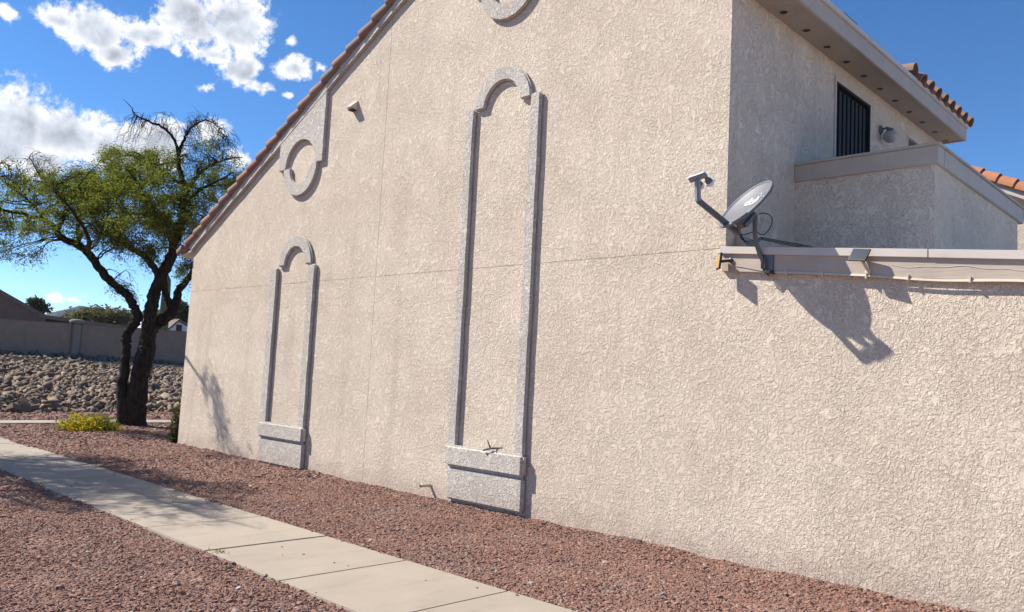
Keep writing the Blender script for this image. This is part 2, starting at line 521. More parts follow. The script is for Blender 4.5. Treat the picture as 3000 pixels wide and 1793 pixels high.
def m_gravel_ground():
    m, N, b, pos = new_mat('gravel_ground')
    v = N.n('ShaderNodeTexVoronoi'); N.put(v.inputs['Vector'], pos); v.inputs['Scale'].default_value = 34
    col = N.ramp(N.n('ShaderNodeSeparateColor').outputs[0], [(0, (0.2, 0.1, 0.08)), (1, (0.3, 0.16, 0.13))])
    sep = N.n('ShaderNodeSeparateColor'); N.put(sep.inputs[0], v.outputs['Color'])
    col = N.ramp(sep.outputs[0], [(0.0, (0.24, 0.13, 0.10)), (0.4, (0.31, 0.17, 0.13)), (0.7, (0.36, 0.21, 0.16)), (1.0, (0.20, 0.13, 0.11))])
    big = N.noise(pos, 0.8, 4)
    col = N.mix(N.smooth(big, 0.4, 0.7, 0.0, 0.35), col, (0.25, 0.18, 0.14))
    N.put(b.inputs['Base Color'], col)
    b.inputs['Roughness'].default_value = 0.95
    bump(N, b, N.m('SUBTRACT', 1.0, v.outputs['Distance']), 0.03, 1.0)
    return m


def m_ground():
    m, N, b, pos = new_mat('desert_ground')
    n = N.noise(pos, 0.15, 5, 0.6)
    f = N.noise(pos, 20, 4, 0.7)
    col = N.mix(n, (0.24, 0.17, 0.13), (0.30, 0.23, 0.17))
    col = N.mix(N.m('MULTIPLY', f, 0.5), col, (0.14, 0.10, 0.08))
    N.put(b.inputs['Base Color'], col); b.inputs['Roughness'].default_value = 0.95
    bump(N, b, f, 0.03, 0.8)
    return m


def m_rock():
    m, N, b, pos = new_mat('riprap_rock')
    geo = N.n('ShaderNodeNewGeometry')
    oi = N.n('ShaderNodeObjectInfo').outputs['Random']
    r = N.m('FRACT', N.m('ADD', geo.outputs['Random Per Island'], oi))
    col = N.ramp(r, [(0.0, (0.235, 0.165, 0.115)), (0.2, (0.13, 0.095, 0.072)), (0.4, (0.29, 0.215, 0.150)), (0.55, (0.17, 0.105, 0.075)),
                     (0.7, (0.19, 0.155, 0.130)), (0.85, (0.36, 0.285, 0.20)), (1.0, (0.095, 0.075, 0.063))])
    n = N.noise(pos, 9, 5, 0.65)
    col = N.mix(N.smooth(n, 0.4, 0.7, 0.0, 0.5), col, (0.13, 0.088, 0.065))
    N.put(b.inputs['Base Color'], col); b.inputs['Roughness'].default_value = 0.95
    b.inputs['Specular IOR Level'].default_value = 0.15
    bump(N, b, n, 0.02, 0.6)
    return m


def m_bark():
    m, N, b, pos = new_mat('mesquite_bark')
    p = N.v('MULTIPLY', pos, (1, 1, 0.35))
    n = N.noise(p, 16, 5, 0.65, 0.6)
    g = N.noise(pos, 3, 3)
    col = N.mix(N.smooth(n, 0.35, 0.7), (0.022, 0.018, 0.016), (0.062, 0.050, 0.042))
    col = N.mix(N.smooth(g, 0.6, 0.75, 0.0, 0.4), col, (0.10, 0.075, 0.055))
    N.put(b.inputs['Base Color'], col); b.inputs['Roughness'].default_value = 0.95
    b.inputs['Specular IOR Level'].default_value = 0.1
    bump(N, b, n, 0.06, 1.0)
    return m


def m_leaf(name, a, c, trans=(0.25, 0.30, 0.04), tw=0.35, noise_scale=1.3):
    m = bpy.data.materials.new(name); m.use_nodes = True
    t = m.node_tree; t.nodes.clear(); N = NT(t)
    geo = N.n('ShaderNodeNewGeometry')
    n = N.noise(geo.outputs['Position'], noise_scale, 3, 0.6)
    r = geo.outputs['Random Per Island']
    f = N.m('ADD', N.m('MULTIPLY', N.smooth(n, 0.3, 0.7), 0.6), N.m('MULTIPLY', r, 0.4))
    col = N.mix(f, a, c)
    d = N.n('ShaderNodeBsdfDiffuse'); N.put(d.inputs[0], col)
    tr = N.n('ShaderNodeBsdfTranslucent'); N.put(tr.inputs[0], N.mix(f, trans, tuple(q * 0.8 for q in trans)))
    mx = N.n('ShaderNodeMixShader'); mx.inputs[0].default_value = tw
    t.links.new(d.outputs[0], mx.inputs[1]); t.links.new(tr.outputs[0], mx.inputs[2])
    o = N.n('ShaderNodeOutputMaterial'); t.links.new(mx.outputs[0], o.inputs[0])
    return m


def m_mountain():
    m, N, b, pos = new_mat('mountain_slope')
    n = N.noise(pos, 0.02, 6, 0.65)
    N.put(b.inputs['Base Color'], N.mix(N.smooth(n, 0.35, 0.65), (0.08, 0.068, 0.064), (0.055, 0.055, 0.052)))
    b.inputs['Roughness'].default_value = 1.0
    b.inputs['Specular IOR Level'].default_value = 0.0
    return m


def m_cactus():
    m, N, b, pos = new_mat('saguaro_skin')
    n = N.noise(N.v('MULTIPLY', pos, (1, 1, 0.1)), 6, 4)
    N.put(b.inputs['Base Color'], N.mix(n, (0.11, 0.14, 0.065), (0.17, 0.18, 0.10)))
    b.inputs['Roughness'].default_value = 0.8
    return m


M['lamp_glass'] = m_lampglass(); M['glass'] = m_glass(); M['tile'] = m_tile(); M['tile_orange'] = m_tile_orange()
M['concrete'] = m_concrete(); M['joint'] = m_joint(); M['pebble'] = m_pebble(); M['gravel'] = m_gravel_ground()
M['ground'] = m_ground(); M['rock'] = m_rock(); M['bark'] = m_bark(); M['mountain'] = m_mountain(); M['cactus'] = m_cactus()
M['leaf'] = m_leaf('mesquite_leaf', (0.068, 0.097, 0.020), (0.150, 0.166, 0.037), (0.26, 0.29, 0.042), 0.44)
M['leaf_far'] = m_leaf('far_leaf_dark', (0.045, 0.058, 0.030), (0.085, 0.092, 0.045), (0.12, 0.13, 0.04), 0.25, 0.5)
M['leaf_pale'] = m_leaf('far_leaf_olive', (0.11, 0.115, 0.06), (0.17, 0.165, 0.09), (0.20, 0.19, 0.07), 0.3, 0.5)
M['leaf_shrub'] = m_leaf('shrub_leaf', (0.024, 0.036, 0.012), (0.050, 0.064, 0.022), (0.09, 0.11, 0.02), 0.25, 5)
M['leaf_bush'] = m_leaf('bush_leaf', (0.10, 0.14, 0.025), (0.17, 0.20, 0.045), (0.30, 0.33, 0.05), 0.35, 4)
M['petal'] = m_leaf('yellow_petal', (0.72, 0.47, 0.015), (0.80, 0.58, 0.03), (0.7, 0.5, 0.03), 0.3, 8)
M['weed'] = m_leaf('dry_weed', (0.20, 0.19, 0.07), (0.13, 0.15, 0.05), (0.25, 0.25, 0.07), 0.3, 8)

# ------------------------------------------------------------------ ground and terrain
TOE = [(-8.6, -0.78), (-9.6, 2.9)]


def ground_z(x, y):
    toe = -8.9 - 0.12 * y
    t = np.clip((toe - x) / (toe + 24.7), 0, 1)
    z = 1.2 * t
    return z + 0.3 * np.clip((-24.9 - x) / 1.6, 0, 1)


xs = np.concatenate([[-4000, -1500, -500, -200, -100, -60, -40, -30], np.arange(-27, -8, 0.5), [-7, -6, -4, -2, 0, 4, 8, 12, 20, 40, 100, 400, 1500, 4000]])
ys = np.concatenate([[-4000, -1500, -400, -100, -40, -20], np.arange(-12, 20, 1.0), [24, 30, 50, 100, 300, 1000, 4000]])
XX, YY = np.meshgrid(xs, ys, indexing='ij')
ZZ = ground_z(XX, YY) - 0.02
vv = np.stack([XX, YY, ZZ], -1).reshape(-1, 3)
ny = len(ys)
ii, jj = np.meshgrid(np.arange(len(xs) - 1), np.arange(ny - 1), indexing='ij')
a0 = (ii * ny + jj).ravel()
fast_mesh('ground', vv, np.stack([a0, a0 + ny, a0 + ny + 1, a0 + 1], 1), M['ground'], None, True)['kind'] = 'structure'

# gravel bed round the house and the walks
gb = G()
gb.add([(-8.7, -14, -0.008), (22, -14, -0.008), (22, 0.05, -0.008), (-0.2, 0.05, -0.008), (-0.2, 12, -0.008), (-10.2, 12, -0.008)], [(0, 1, 2, 3), (0, 3, 4, 5)])
gb.build('gravel_bed', M['gravel'])['kind'] = 'structure'

# main sidewalk, slab by slab
walk = G().box(-9.0, 18.5, -3.585, -2.385, -0.10, -0.006).build('sidewalk', M['joint'])
walk['kind'] = 'structure'
edges = [8.6 + 1.2 * k for k in range(-14, 9)]
edges = [e + {5: -0.02, 6: 0.05}.get(i, 0) for i, e in enumerate(edges)]
for x0, x1 in zip(edges[:-1], edges[1:]):
    dz = random.uniform(-0.003, 0.003)
    G().box(x0 + 0.0035, x1 - 0.0035, -3.595, -2.375, -0.09, 0.014 + dz).build('slab', M['concrete'], walk, bevel=0.008)
# narrow cross path by the tree
path = G().box(-6.2, -5.4, -14, 9, -0.10, 0.004).build('path', M['joint'])
path['kind'] = 'structure'
for k in range(18):
    G().box(-6.23, -5.37, -13.8 + 1.22 * k, -13.8 + 1.22 * k + 1.208, -0.09, 0.03).build('slab', M['concrete'], path, bevel=0.01)


# loose crushed rock: points carrying a size, each gets one of six crushed stones
def pebble_points():
    out = []

    def field(x0, x1, y0, y1, dens, size, keep=None):
        n = int((x1 - x0) * (y1 - y0) * dens)
        p = np.stack([rng.uniform(x0, x1, n), rng.uniform(y0, y1, n)], 1)
        if keep is not None: p = p[keep(p)]
        s = size * rng.lognormal(0, 0.32, len(p))
        z = -0.004 + 0.010 * np.sin(p[:, 0] * 3.1 + p[:, 1] * 2) * np.sin(p[:, 1] * 4.3 - p[:, 0]) + s * 0.25
        # gravel piles a little against the wall
        z += (0.035 + 0.008 * np.sin(p[:, 0] * 2.3) * np.sin(p[:, 0] * 0.9 + 1) + 0.005 * np.sin(p[:, 0] * 11)) * np.clip(1 - (-p[:, 1]) / 0.5, 0, 1) * (p[:, 0] > 0) * (p[:, 1] < 0.02)
        out.append(np.column_stack([p, z, s]))
    wob = lambda p: 0.018 * np.sin(p[:, 0] * 9) + 0.012 * np.sin(p[:, 0] * 23 + 1)
    far_strip = lambda p: (p[:, 1] > -2.385 + wob(p)) & (p[:, 1] < 0.0)
    near_strip = lambda p: (p[:, 1] < -3.585 + wob(p))
    vis = lambda p: ((p[:, 0] - CAM[0]) * FWD[0] + (p[:, 1] - CAM[1]) * FWD[1] > 2.5)
    # a few stones kicked onto the walk
    field(-4, 12.5, -3.6, -2.37, 2, 0.010)
    out[-1][:, 2] += 0.016
    edge = lambda p: (np.abs(np.abs(p[:, 1] + 2.98) - 0.605) < 0.05)
    field(0, 12.5, -3.7, -2.3, 60, 0.010, edge)
    out[-1][:, 2] += 0.012
    field(5.5, 13.8, -2.45, 0.0, 5400, 0.0094, lambda p: far_strip(p) & vis(p))
    field(5.5, 12.5, -6.4, -3.5, 5400, 0.0094, lambda p: near_strip(p) & vis(p))
    field(-0.2, 5.5, -2.45, 0.0, 2400, 0.0145, far_strip)
    field(-0.2, 5.5, -6.4, -3.5, 2400, 0.0145, near_strip)
    field(-5.2, -0.2, -2.45, 3.5, 1100, 0.020)
    field(-5.2, -0.2, -6, -3.5, 900, 0.020)
    field(-9.6, -6.4, -5, 5, 450, 0.03)
    return np.concatenate(out)


pp = pebble_points()
me = bpy.data.meshes.new('gravel_stones')
me.vertices.add(len(pp))
me.vertices.foreach_set('co', pp[:, :3].astype(np.float32).ravel())
att = me.attributes.new('sz', 'FLOAT', 'POINT')
att.data.foreach_set('value', pp[:, 3].astype(np.float32))
gravel = bpy.data.objects.new('gravel_stones', me)
COL.objects.link(gravel)
me.materials.append(M['pebble'])
tag(gravel, 'reddish brown crushed rock spread over the beds beside the pale walk', 'gravel', None, 'stuff')
ng = bpy.data.node_groups.new('crushed_rock', 'GeometryNodeTree')
ng.interface.new_socket(name='Geometry', in_out='INPUT', socket_type='NodeSocketGeometry')
ng.interface.new_socket(name='Geometry', in_out='OUTPUT', socket_type='NodeSocketGeometry')
gi = ng.nodes.new('NodeGroupInput'); go = ng.nodes.new('NodeGroupOutput')
L_ = ng.links.new
mp = ng.nodes.new('GeometryNodeMeshToPoints'); L_(gi.outputs[0], mp.inputs['Mesh'])
iop = ng.nodes.new('GeometryNodeInstanceOnPoints'); L_(mp.outputs[0], iop.inputs['Points'])
jg = ng.nodes.new('GeometryNodeJoinGeometry')
pos_n = ng.nodes.new('GeometryNodeInputPosition')
for k in range(6):
    ico = ng.nodes.new('GeometryNodeMeshIcoSphere'); ico.inputs['Radius'].default_value = 1.0; ico.inputs['Subdivisions'].default_value = 1
    nz = ng.nodes.new('ShaderNodeTexNoise'); nz.inputs['Scale'].default_value = 0.9; nz.inputs['Detail'].default_value = 1
    ad = ng.nodes.new('ShaderNodeVectorMath'); ad.operation = 'ADD'; ad.inputs[1].default_value = (k * 7.3, k * 3.1, k * 5.7)
    L_(pos_n.outputs[0], ad.inputs[0]); L_(ad.outputs[0], nz.inputs['Vector'])
    sb = ng.nodes.new('ShaderNodeVectorMath'); sb.operation = 'SUBTRACT'; sb.inputs[1].default_value = (0.5, 0.5, 0.5)
    L_(nz.outputs['Color'], sb.inputs[0])
    sc = ng.nodes.new('ShaderNodeVectorMath'); sc.operation = 'MULTIPLY'; sc.inputs[1].default_value = (2.6, 2.6, 2.2)
    L_(sb.outputs[0], sc.inputs[0])
    sp = ng.nodes.new('GeometryNodeSetPosition'); L_(ico.outputs['Mesh'], sp.inputs['Geometry']); L_(sc.outputs[0], sp.inputs['Offset'])
    tf = ng.nodes.new('GeometryNodeTransform'); L_(sp.outputs[0], tf.inputs['Geometry'])
    tf.inputs['Scale'].default_value = (1.0, 0.8 + 0.05 * k, 0.62 + 0.05 * (k % 3))
    sm = ng.nodes.new('GeometryNodeSetMaterial'); L_(tf.outputs[0], sm.inputs['Geometry']); sm.inputs['Material'].default_value = M['pebble']
    gti = ng.nodes.new('GeometryNodeGeometryToInstance'); L_(sm.outputs[0], gti.inputs[0])
    L_(gti.outputs[0], jg.inputs[0])
L_(jg.outputs[0], iop.inputs['Instance'])
iop.inputs['Pick Instance'].default_value = True
ri = ng.nodes.new('FunctionNodeRandomValue'); ri.data_type = 'INT'; ri.inputs['Min'].default_value = 0
[s for s in ri.inputs if s.name == 'Max' and s.type == 'INT'][0].default_value = 5
[s for s in ri.inputs if s.name == 'Min' and s.type == 'INT'][0].default_value = 0
L_([s for s in ri.outputs if s.type == 'INT'][0], iop.inputs['Instance Index'])
rr = ng.nodes.new('FunctionNodeRandomValue'); rr.data_type = 'FLOAT_VECTOR'; rr.inputs['Seed'].default_value = 3
[s for s in rr.inputs if s.name == 'Max' and s.type == 'VECTOR'][0].default_value = (0.4, 0.4, 6.28)
[s for s in rr.inputs if s.name == 'Min' and s.type == 'VECTOR'][0].default_value = (-0.4, -0.4, 0.0)
L_([s for s in rr.outputs if s.type == 'VECTOR'][0], iop.inputs['Rotation'])
na = ng.nodes.new('GeometryNodeInputNamedAttribute'); na.data_type = 'FLOAT'; na.inputs[0].default_value = 'sz'
L_([s for s in na.outputs if s.type == 'VALUE'][0], iop.inputs['Scale'])
L_(iop.outputs[0], go.inputs[0])
gravel.modifiers.new('crushed_rock', 'NODES').node_group = ng


# ------------------------------------------------------------------ rock bank
def rock_mesh(seed, flat=0.6):
    r = np.random.default_rng(seed)
    bm = bmesh.new()
    for _ in range(9):
        d = r.normal(size=3); d /= np.linalg.norm(d)
        d = np.sign(d) * np.abs(d) ** 0.6
        bm.verts.new(d * np.array([1.0, r.uniform(0.65, 0.95), flat]) * r.uniform(0.75, 1.12))
    res = bmesh.ops.convex_hull(bm, input=bm.verts)
    bmesh.ops.delete(bm, geom=list(set(res['geom_interior'] + res['geom_unused'])), context='VERTS')
    me = bpy.data.meshes.new('rock'); bm.to_mesh(me); bm.free()
    me.materials.append(M['rock'])
    return me


ROCKS = [rock_mesh(100 + i, 0.62 + 0.3 * (i % 3) / 2) for i in range(14)]
bx = np.concatenate([np.arange(-24.6, -8.6, 0.5)])
by = np.arange(-8, 24, 1.0)
BX, BY = np.meshgrid(bx, by, indexing='ij')
bv = np.stack([BX, BY, ground_z(BX, BY) + 0.0], -1).reshape(-1, 3); nyb = len(by)
ii, jj = np.meshgrid(np.arange(len(bx) - 1), np.arange(nyb - 1), indexing='ij'); a0 = (ii * nyb + jj).ravel()
bank = fast_mesh('rock_bank', bv, np.stack([a0, a0 + nyb, a0 + nyb + 1, a0 + 1], 1), M['joint'], None, True)
bank['kind'] = 'structure'
places = []
x = -9.1
while x > -24.5:
    y = -4.5
    while y < 15.5:
        px_, py_ = x + random.uniform(-.13, .13) - 0.12 * y * max(0, (24.7 + x) / 15.6), y + random.uniform(-.13, .13)
        d = np.array([px_, py_, ground_z(px_, py_)]) - CAM
        u = 1500 + FOC * (d @ RIGHT) / (d @ FWD)
        if -140 < u < 660:
            places.append((d @ FWD, px_, py_))
        y += random.uniform(0.13, 0.235)
    x -= random.uniform(0.13, 0.195)
places.sort()


def rock_matrix(px_, py_, s):
    rot = Matrix.Rotation(random.uniform(0, 6.28), 3, 'Z') @ Matrix.Rotation(random.uniform(-.9, .9), 3, 'X') @ Matrix.Rotation(random.uniform(-.9, .9), 3, 'Y')
    loc = Vector((px_, py_, float(ground_z(px_, py_)) + s * random.uniform(0.1, 0.55)))
    return Matrix.LocRotScale(loc, rot, Vector((s, s * random.uniform(.8, 1.1), s * random.uniform(.75, 1.1))))


many_v, many_f = [], []; off = 0
tri_cache = []
for r_ in ROCKS:
    r_.calc_loop_triangles()
    tri_cache.append((np.array([v.co for v in r_.vertices]), np.array([t.vertices for t in r_.loop_triangles])))


def push_rock(mtx, k):
    global off
    v_, t_ = tri_cache[k]
    A = np.array(mtx)
    many_v.append(v_ @ A[:3, :3].T + A[:3, 3]); many_f.append(t_ + off); off += len(v_)


for i, (dd, px_, py_) in enumerate(places):
    s = 0.108 * random.lognormvariate(0, 0.30)
    k = random.randrange(len(ROCKS))
    mt = rock_matrix(px_, py_, s)
    if i < 290:
        o = bpy.data.objects.new('rock', ROCKS[k]); COL.objects.link(o); o.parent = bank; o.matrix_local = mt
    else:
        push_rock(mt, k)
# stones in the shade strip below the boundary wall
for _ in range(900):
    px_ = random.uniform(-27.4, -25.0); py_ = random.uniform(0, 15)
    push_rock(rock_matrix(px_, py_, random.uniform(0.11, 0.2)), random.randrange(len(ROCKS)))
rest = fast_mesh('rocks', np.concatenate(many_v), np.concatenate(many_f), M['rock'], bank)
rest['kind'] = 'stuff'
# concrete edging along the top of the bank
kerb = G().box(-24.95, -24.72, -10, 26, 1.0, 1.36).build('kerb', M['concrete'], None, bevel=0.02)
kerb['kind'] = 'structure'

# ------------------------------------------------------------------ house
SL = 0.515
zL = lambda x: 3.725 + SL * x          # lower edge of the rake band
zU = lambda x: 3.87 + SL * x           # upper edge of the rake band
RX = 7.75                              # ridge
XR = 11.72                             # right fascia plane
house = empty('house', (5.7, 0, 0), 'beige stucco gable house with arched wall ornaments and clay tile rake', 'house')
gp = 0.0032
JX, JZ = 5.875, 2.932
zr = lambda x: 3.80 + SL * x if x < RX else 3.80 + SL * RX - 0.5 * (x - RX)
trim_top = lambda x: 2.935 - 0.087 * (x - 11.38)
panel_polys = [
    [(0, -0.1), (JX - gp, -0.1), (JX - gp, JZ - gp), (0, JZ - gp)],
    [(JX + gp, -0.1), (18, -0.1), (18, trim_top(18) - 0.06), (11.42, trim_top(11.42) - 0.05), (11.385, JZ - gp), (JX + gp, JZ - gp)],
    [(0, JZ + gp), (JX - gp, JZ + gp), (JX - gp, zr(JX)), (0, zr(0))],
    [(JX + gp, JZ + gp), (11.385, JZ + gp), (11.385, zr(11.385)), (RX, zr(RX)), (JX + gp, zr(JX))]]
for pl in panel_polys:
    G().prism_y(pl, 0.0, 0.0035).build('wall_panel', M['stucco'], house)
g = G().prism_y([(0.004, -0.1), (11.184, -0.1), (11.184, zr(11.184) - .01), (RX, zr(RX) - .01), (0.004, zr(0) - 0.01)], 0.0038, 0.2)
g.box(11.1845, 17.9, 0.0038, 0.16, -0.1, 1.999)
g.box(11.3855, 17.9, 0.0038, 0.16, 1.9995, 2.30)
g.build('wall', M['stucco'], house)
g = G().box(-0.0, 0.2, 0.201, 6.45, -0.1, 3.78)
g.build('wall', M['stucco'], house)
# return wall to the right of the corner, above the balcony, with door and window openings left
xw = 11.385
g = G()
yd0, yd1, zd1 = 2.53, 3.62, 5.35
yw0, yw1, zw0, zw1 = 5.03, 5.95, 4.55, 5.33
for (y0, y1, z0, z1) in ((0.0037, yd0, 2.0, 5.6), (yd0, yd1, zd1, 5.6), (yd1, yw0, 2.0, 5.6), (yw0, yw1, 2.0, zw0), (yw0, yw1, zw1, 5.6), (yw1, 6.45, 2.0, 5.6), (yd0, yd1, 2.0, 2.95)):
    g.box(xw - 0.2, xw, y0, y1, z0, z1)
g.build('wall', M['stucco_balcony'], house)
G().box(0.2, xw - 0.2, 6.25, 6.45, -0.1, 3.7).build('wall', M['stucco'], house)

# arched ornaments on the gable wall
def surround(cx, xl0, xl1, xr0, xr1, zrail, zspring, ro, ri, caps):
    cap_x0, cap_x1, cz0, cz1, bz0 = caps
    arch_ = G().strip(arc(cx, zspring, ri, 0, 180, 22), arc(cx, zspring, ro, 0, 180, 22), -0.055, -0.0005)
    a = arch_.build('arch', M['stucco_trim'], house, bevel=0.02, seg=3)
    a['label'] = 'grey stucco arch of the taller ornament' if cx > 6 else 'grey stucco arch of the shorter ornament'
    for x0, x1 in ((xl0, xl1), (xr0, xr1)):
        n = 14
        rows = []
        for i in range(n + 1):
            z = cz1 - 0.02 + (zrail - cz1 + 0.02) * i / n
            rows.append((x0 + random.uniform(-.004, .004), x1 + random.uniform(-.006, .006), z))
        G().strip([(p[0], p[2]) for p in rows], [(p[1], p[2]) for p in rows], -0.056, -0.0004).build('rail', M['stucco_trim'], a, bevel=0.02, seg=3)
    G().box(cap_x0, cap_x1, -0.100, -0.0006, cz0, cz1).build('sill', M['stucco_trim'], a, bevel=0.03, seg=3)
    G().box(cap_x0 + 0.01, cap_x1 - 0.008, -0.070, -0.0007, bz0, cz0 - 0.001).build('base_block', M['stucco_trim'], a, bevel=0.025, seg=3)


surround(8.29, 7.645, 7.808, 8.772, 8.94, 4.99, 4.95, 0.49, 0.30, (7.66, 8.97, 0.475, 0.735, 0.075))
surround(3.755, 3.035, 3.25, 4.17, 4.372, 3.205, 3.21, 0.50, 0.295, (3.07, 4.41, 0.44, 0.69, 0.035))


# hanging scroll ornaments under the rake
def pendant(cx, cz, x0, x1, ztop_l, ztop_r):
    n = 24
    hole = arc(cx, cz, 0.44, 180, 0, n)
    outer = []
    top = lambda x: ztop_l + (ztop_r - ztop_l) * (x - x0) / (x1 - x0)
    for (hx, hz) in hole:
        dx, dz = hx - cx, hz - cz
        ts = []
        if dx > 1e-6: ts.append((x1 - cx) / dx)
        if dx < -1e-6: ts.append((x0 - cx) / dx)
        k = (ztop_r - ztop_l) / (x1 - x0); den = dz - k * dx
        if den > 1e-6: ts.append((top(cx) - cz) / den)
        t = min(q for q in ts if q > 0)
        outer.append((cx + dx * t, cz + dz * t))
    corners = [(x0, ztop_l), (x1, ztop_r)]
    for c_ in corners:                       # keep the true corners
        i = min(range(len(outer)), key=lambda q: (outer[q][0] - c_[0]) ** 2 + (outer[q][1] - c_[1]) ** 2)
        outer[i] = c_
    outer[0] = (x0, cz); outer[-1] = (x1, cz)
    o = G().strip(hole, outer, -0.0555, -0.0005).build('pendant', M['stucco_trim'], house, bevel=0.01)
    G().strip(arc(cx, cz + 0.012, 0.295, 180, 360, n), arc(cx, cz + 0.012, 0.50, 180, 360, n), -0.0565, -0.0003).build('scroll', M['stucco_trim'], o, bevel=0.012)


pendant(3.71, 4.835, 3.05, 4.355, zL(3.05), zL(4.355))
pendant(8.30, 6.53, 7.645, 8.95, 7.55, 7.35)

# rake: stucco band, trim board, tiles
n = 26
lo = [(-0.02 + (RX + 0.02) * i / n, zL(-0.02 + (RX + 0.02) * i / n) + 0.006 * math.sin(i * 1.7)) for i in range(n + 1)]
hi = [(-0.02 + (RX + 0.02) * i / n, zU(-0.02 + (RX + 0.02) * i / n)) for i in range(n + 1)]
lo[0] = (0.0, zL(0.0) - 0.01); hi[0] = (-0.16, zU(-0.16))
G().strip(lo, hi, -0.055, -0.0008).build('rake_band', M['stucco_trim'], house, bevel=0.012)
lo = [(-0.45, zU(-0.45) - 0.01), (-0.02, zU(-0.02) + 0.001), (RX, zU(RX) + 0.001)]
hi = [(-0.45, zU(-0.45) + 0.075), (-0.02, zU(-0.02) + 0.075), (RX, zU(RX) + 0.075)]
G().strip(lo, hi, -0.045, 0.0).build('barge_board', M['trim_paint'], house)
lo = [(-0.30, zU(-0.30) + 0.014), (RX, zU(RX) + 0.014)]
hi = [(-0.30, zU(-0.30) + 0.032), (RX, zU(RX) + 0.032)]
G().strip(lo, hi, -0.066, -0.0455).build('drip_edge', M['flash_paint'], house)
# eave return at the low end
G().add([(-0.45, -0.05, zU(-.45) - 0.012), (-0.45, 6.4, zU(-.45) - 0.012), (-0.01, 6.4, 3.70), (-0.01, -0.05, 3.70),
         (-0.45, -0.05, zU(-.45) + 0.005), (-0.45, 6.4, zU(-.45) + 0.005), (-0.01, 6.4, 3.74), (-0.01, -0.05, 3.74)],
        [(0, 1, 2, 3), (4, 7, 6, 5), (0, 4, 5, 1), (1, 5, 6, 2), (2, 6, 7, 3), (3, 7, 4, 0)]).build('eave_soffit', M['cream_plastic'], house)
# roof slabs
rt = 0.10
G().prism_y([(-0.45, zU(-0.45) + 0.04), (RX, zU(RX) + 0.04), (RX, zU(RX) + 0.12), (-0.45, zU(-0.45) + 0.12)], 0.001, 6.6).build('roof', M['neigh_roof'], house)
zridge = zU(RX) + 0.04
sr = (zridge - 5.80) / (XR - RX)
G().prism_y([(RX, zridge), (XR - 0.01, 5.80), (XR - 0.01, 5.86), (RX + 0.001, zridge + 0.08)], -0.05, 6.55).build('roof', M['neigh_roof'], house)


def tile_mesh(r0, r1, L, th=0.014, seg=10, low=12):
    """tapered barrel tile along local x (wide end at x = 0), arched upwards"""
    a0, a1 = -low, 180 + low
    vs, fs = [], []
    for (x, r) in ((0, r0), (L, r1)):
        for rr_ in (r, r - th):
            for i in range(seg + 1):
                a = math.radians(a0 + (a1 - a0) * i / seg)
                vs.append((x, rr_ * math.cos(a), rr_ * math.sin(a)))
    k = seg + 1
    for i in range(seg):
        fs += [(i, i + 1, 2 * k + i + 1, 2 * k + i), (k + i, 3 * k + i, 3 * k + i + 1, k + i + 1),
               (i, k + i, k + i + 1, i + 1), (2 * k + i, 2 * k + i + 1, 3 * k + i + 1, 3 * k + i)]
    fs += [(0, 2 * k, 3 * k, k), (seg, k + seg, 3 * k + seg, 2 * k + seg)]
    me = bpy.data.meshes.new('roof_tile'); me.from_pydata(vs, [], fs)
    me.polygons.foreach_set('use_smooth', [True] * len(me.polygons)); me.update()
    try: me.set_sharp_from_angle(angle=0.7)
    except Exception: pass
    return me


slope = math.atan(SL)
rt_me = tile_mesh(0.112, 0.082, 0.43, 0.014, 12, 48); rt_me.materials.append(M['tile'])
pan_me = tile_mesh(0.060, 0.060, 0.36); pan_me.materials.append(M['tile'])


def put(name, me, parent, loc, rot):
    o = bpy.data.objects.new(name, me); COL.objects.link(o); o.parent = parent
    pl = Vector((0, 0, 0)); q = parent
    while q is not None: pl += q.location; q = q.parent
    o.location = Vector(loc) - pl; o.rotation_euler = rot
    return o


k = 0
x = -0.50
while x < RX:
    j = random.uniform(-0.012, 0.012)
    put('roof_tile', rt_me, house, (x + random.uniform(-.012, .012), -0.010 + j * .7, zU(x) + 0.098 + random.uniform(-.004, .004)),
        (random.uniform(-.05, .05), -slope + 0.085 + random.uniform(-.012, .012), random.uniform(-.02, .02)))
    put('roof_tile', pan_me, house, (x + 0.15, 0.01 + j * .5, zU(x + 0.15) + 0.05), (math.pi * 0.0, -slope + 0.03, 0))
    x += 0.316; k += 1

# right eave: soffit with vent holes, fascia, tiles
soff = G().box(xw + 0.001, XR - 0.001, -0.12, 6.52, 5.56, 5.58).build('soffit', M['soffit_paint'], house)
for i in range(12):
    yv = 0.31 + 0.555 * i
    G().tube([(11.50 + 0.044 * math.cos(a), yv + 0.044 * math.sin(a), 5.557) for a in np.linspace(0, 2 * math.pi, 17)], 0.005, 5, False).build('vent', M['soffit_paint'], soff)
    G().lathe([(0.042, 0.0), (0.042, 0.003)], (11.50, yv, 5.5565), (0, 0, 1), 14).build('vent_screen', M['dark'], soff)
G().box(XR, XR + 0.035, -0.14, 6.54, 5.545, 5.735).build('fascia', M['trim_paint'], house, bevel=0.004)
G().box(XR - 0.02, XR + 0.06, -0.15, 6.56, 5.7355, 5.80).build('drip_edge', M['flash_paint'], house, bevel=0.006)
G().box(xw + 0.001, XR - 0.001, 6.521, 6.54, 5.545, 5.80).build('fascia', M['trim_paint'], house)
et = tile_mesh(0.105, 0.09, 0.45); et.materials.append(M['tile'])
pt = tile_mesh(0.085, 0.085, 0.40); pt.materials.append(M['tile'])
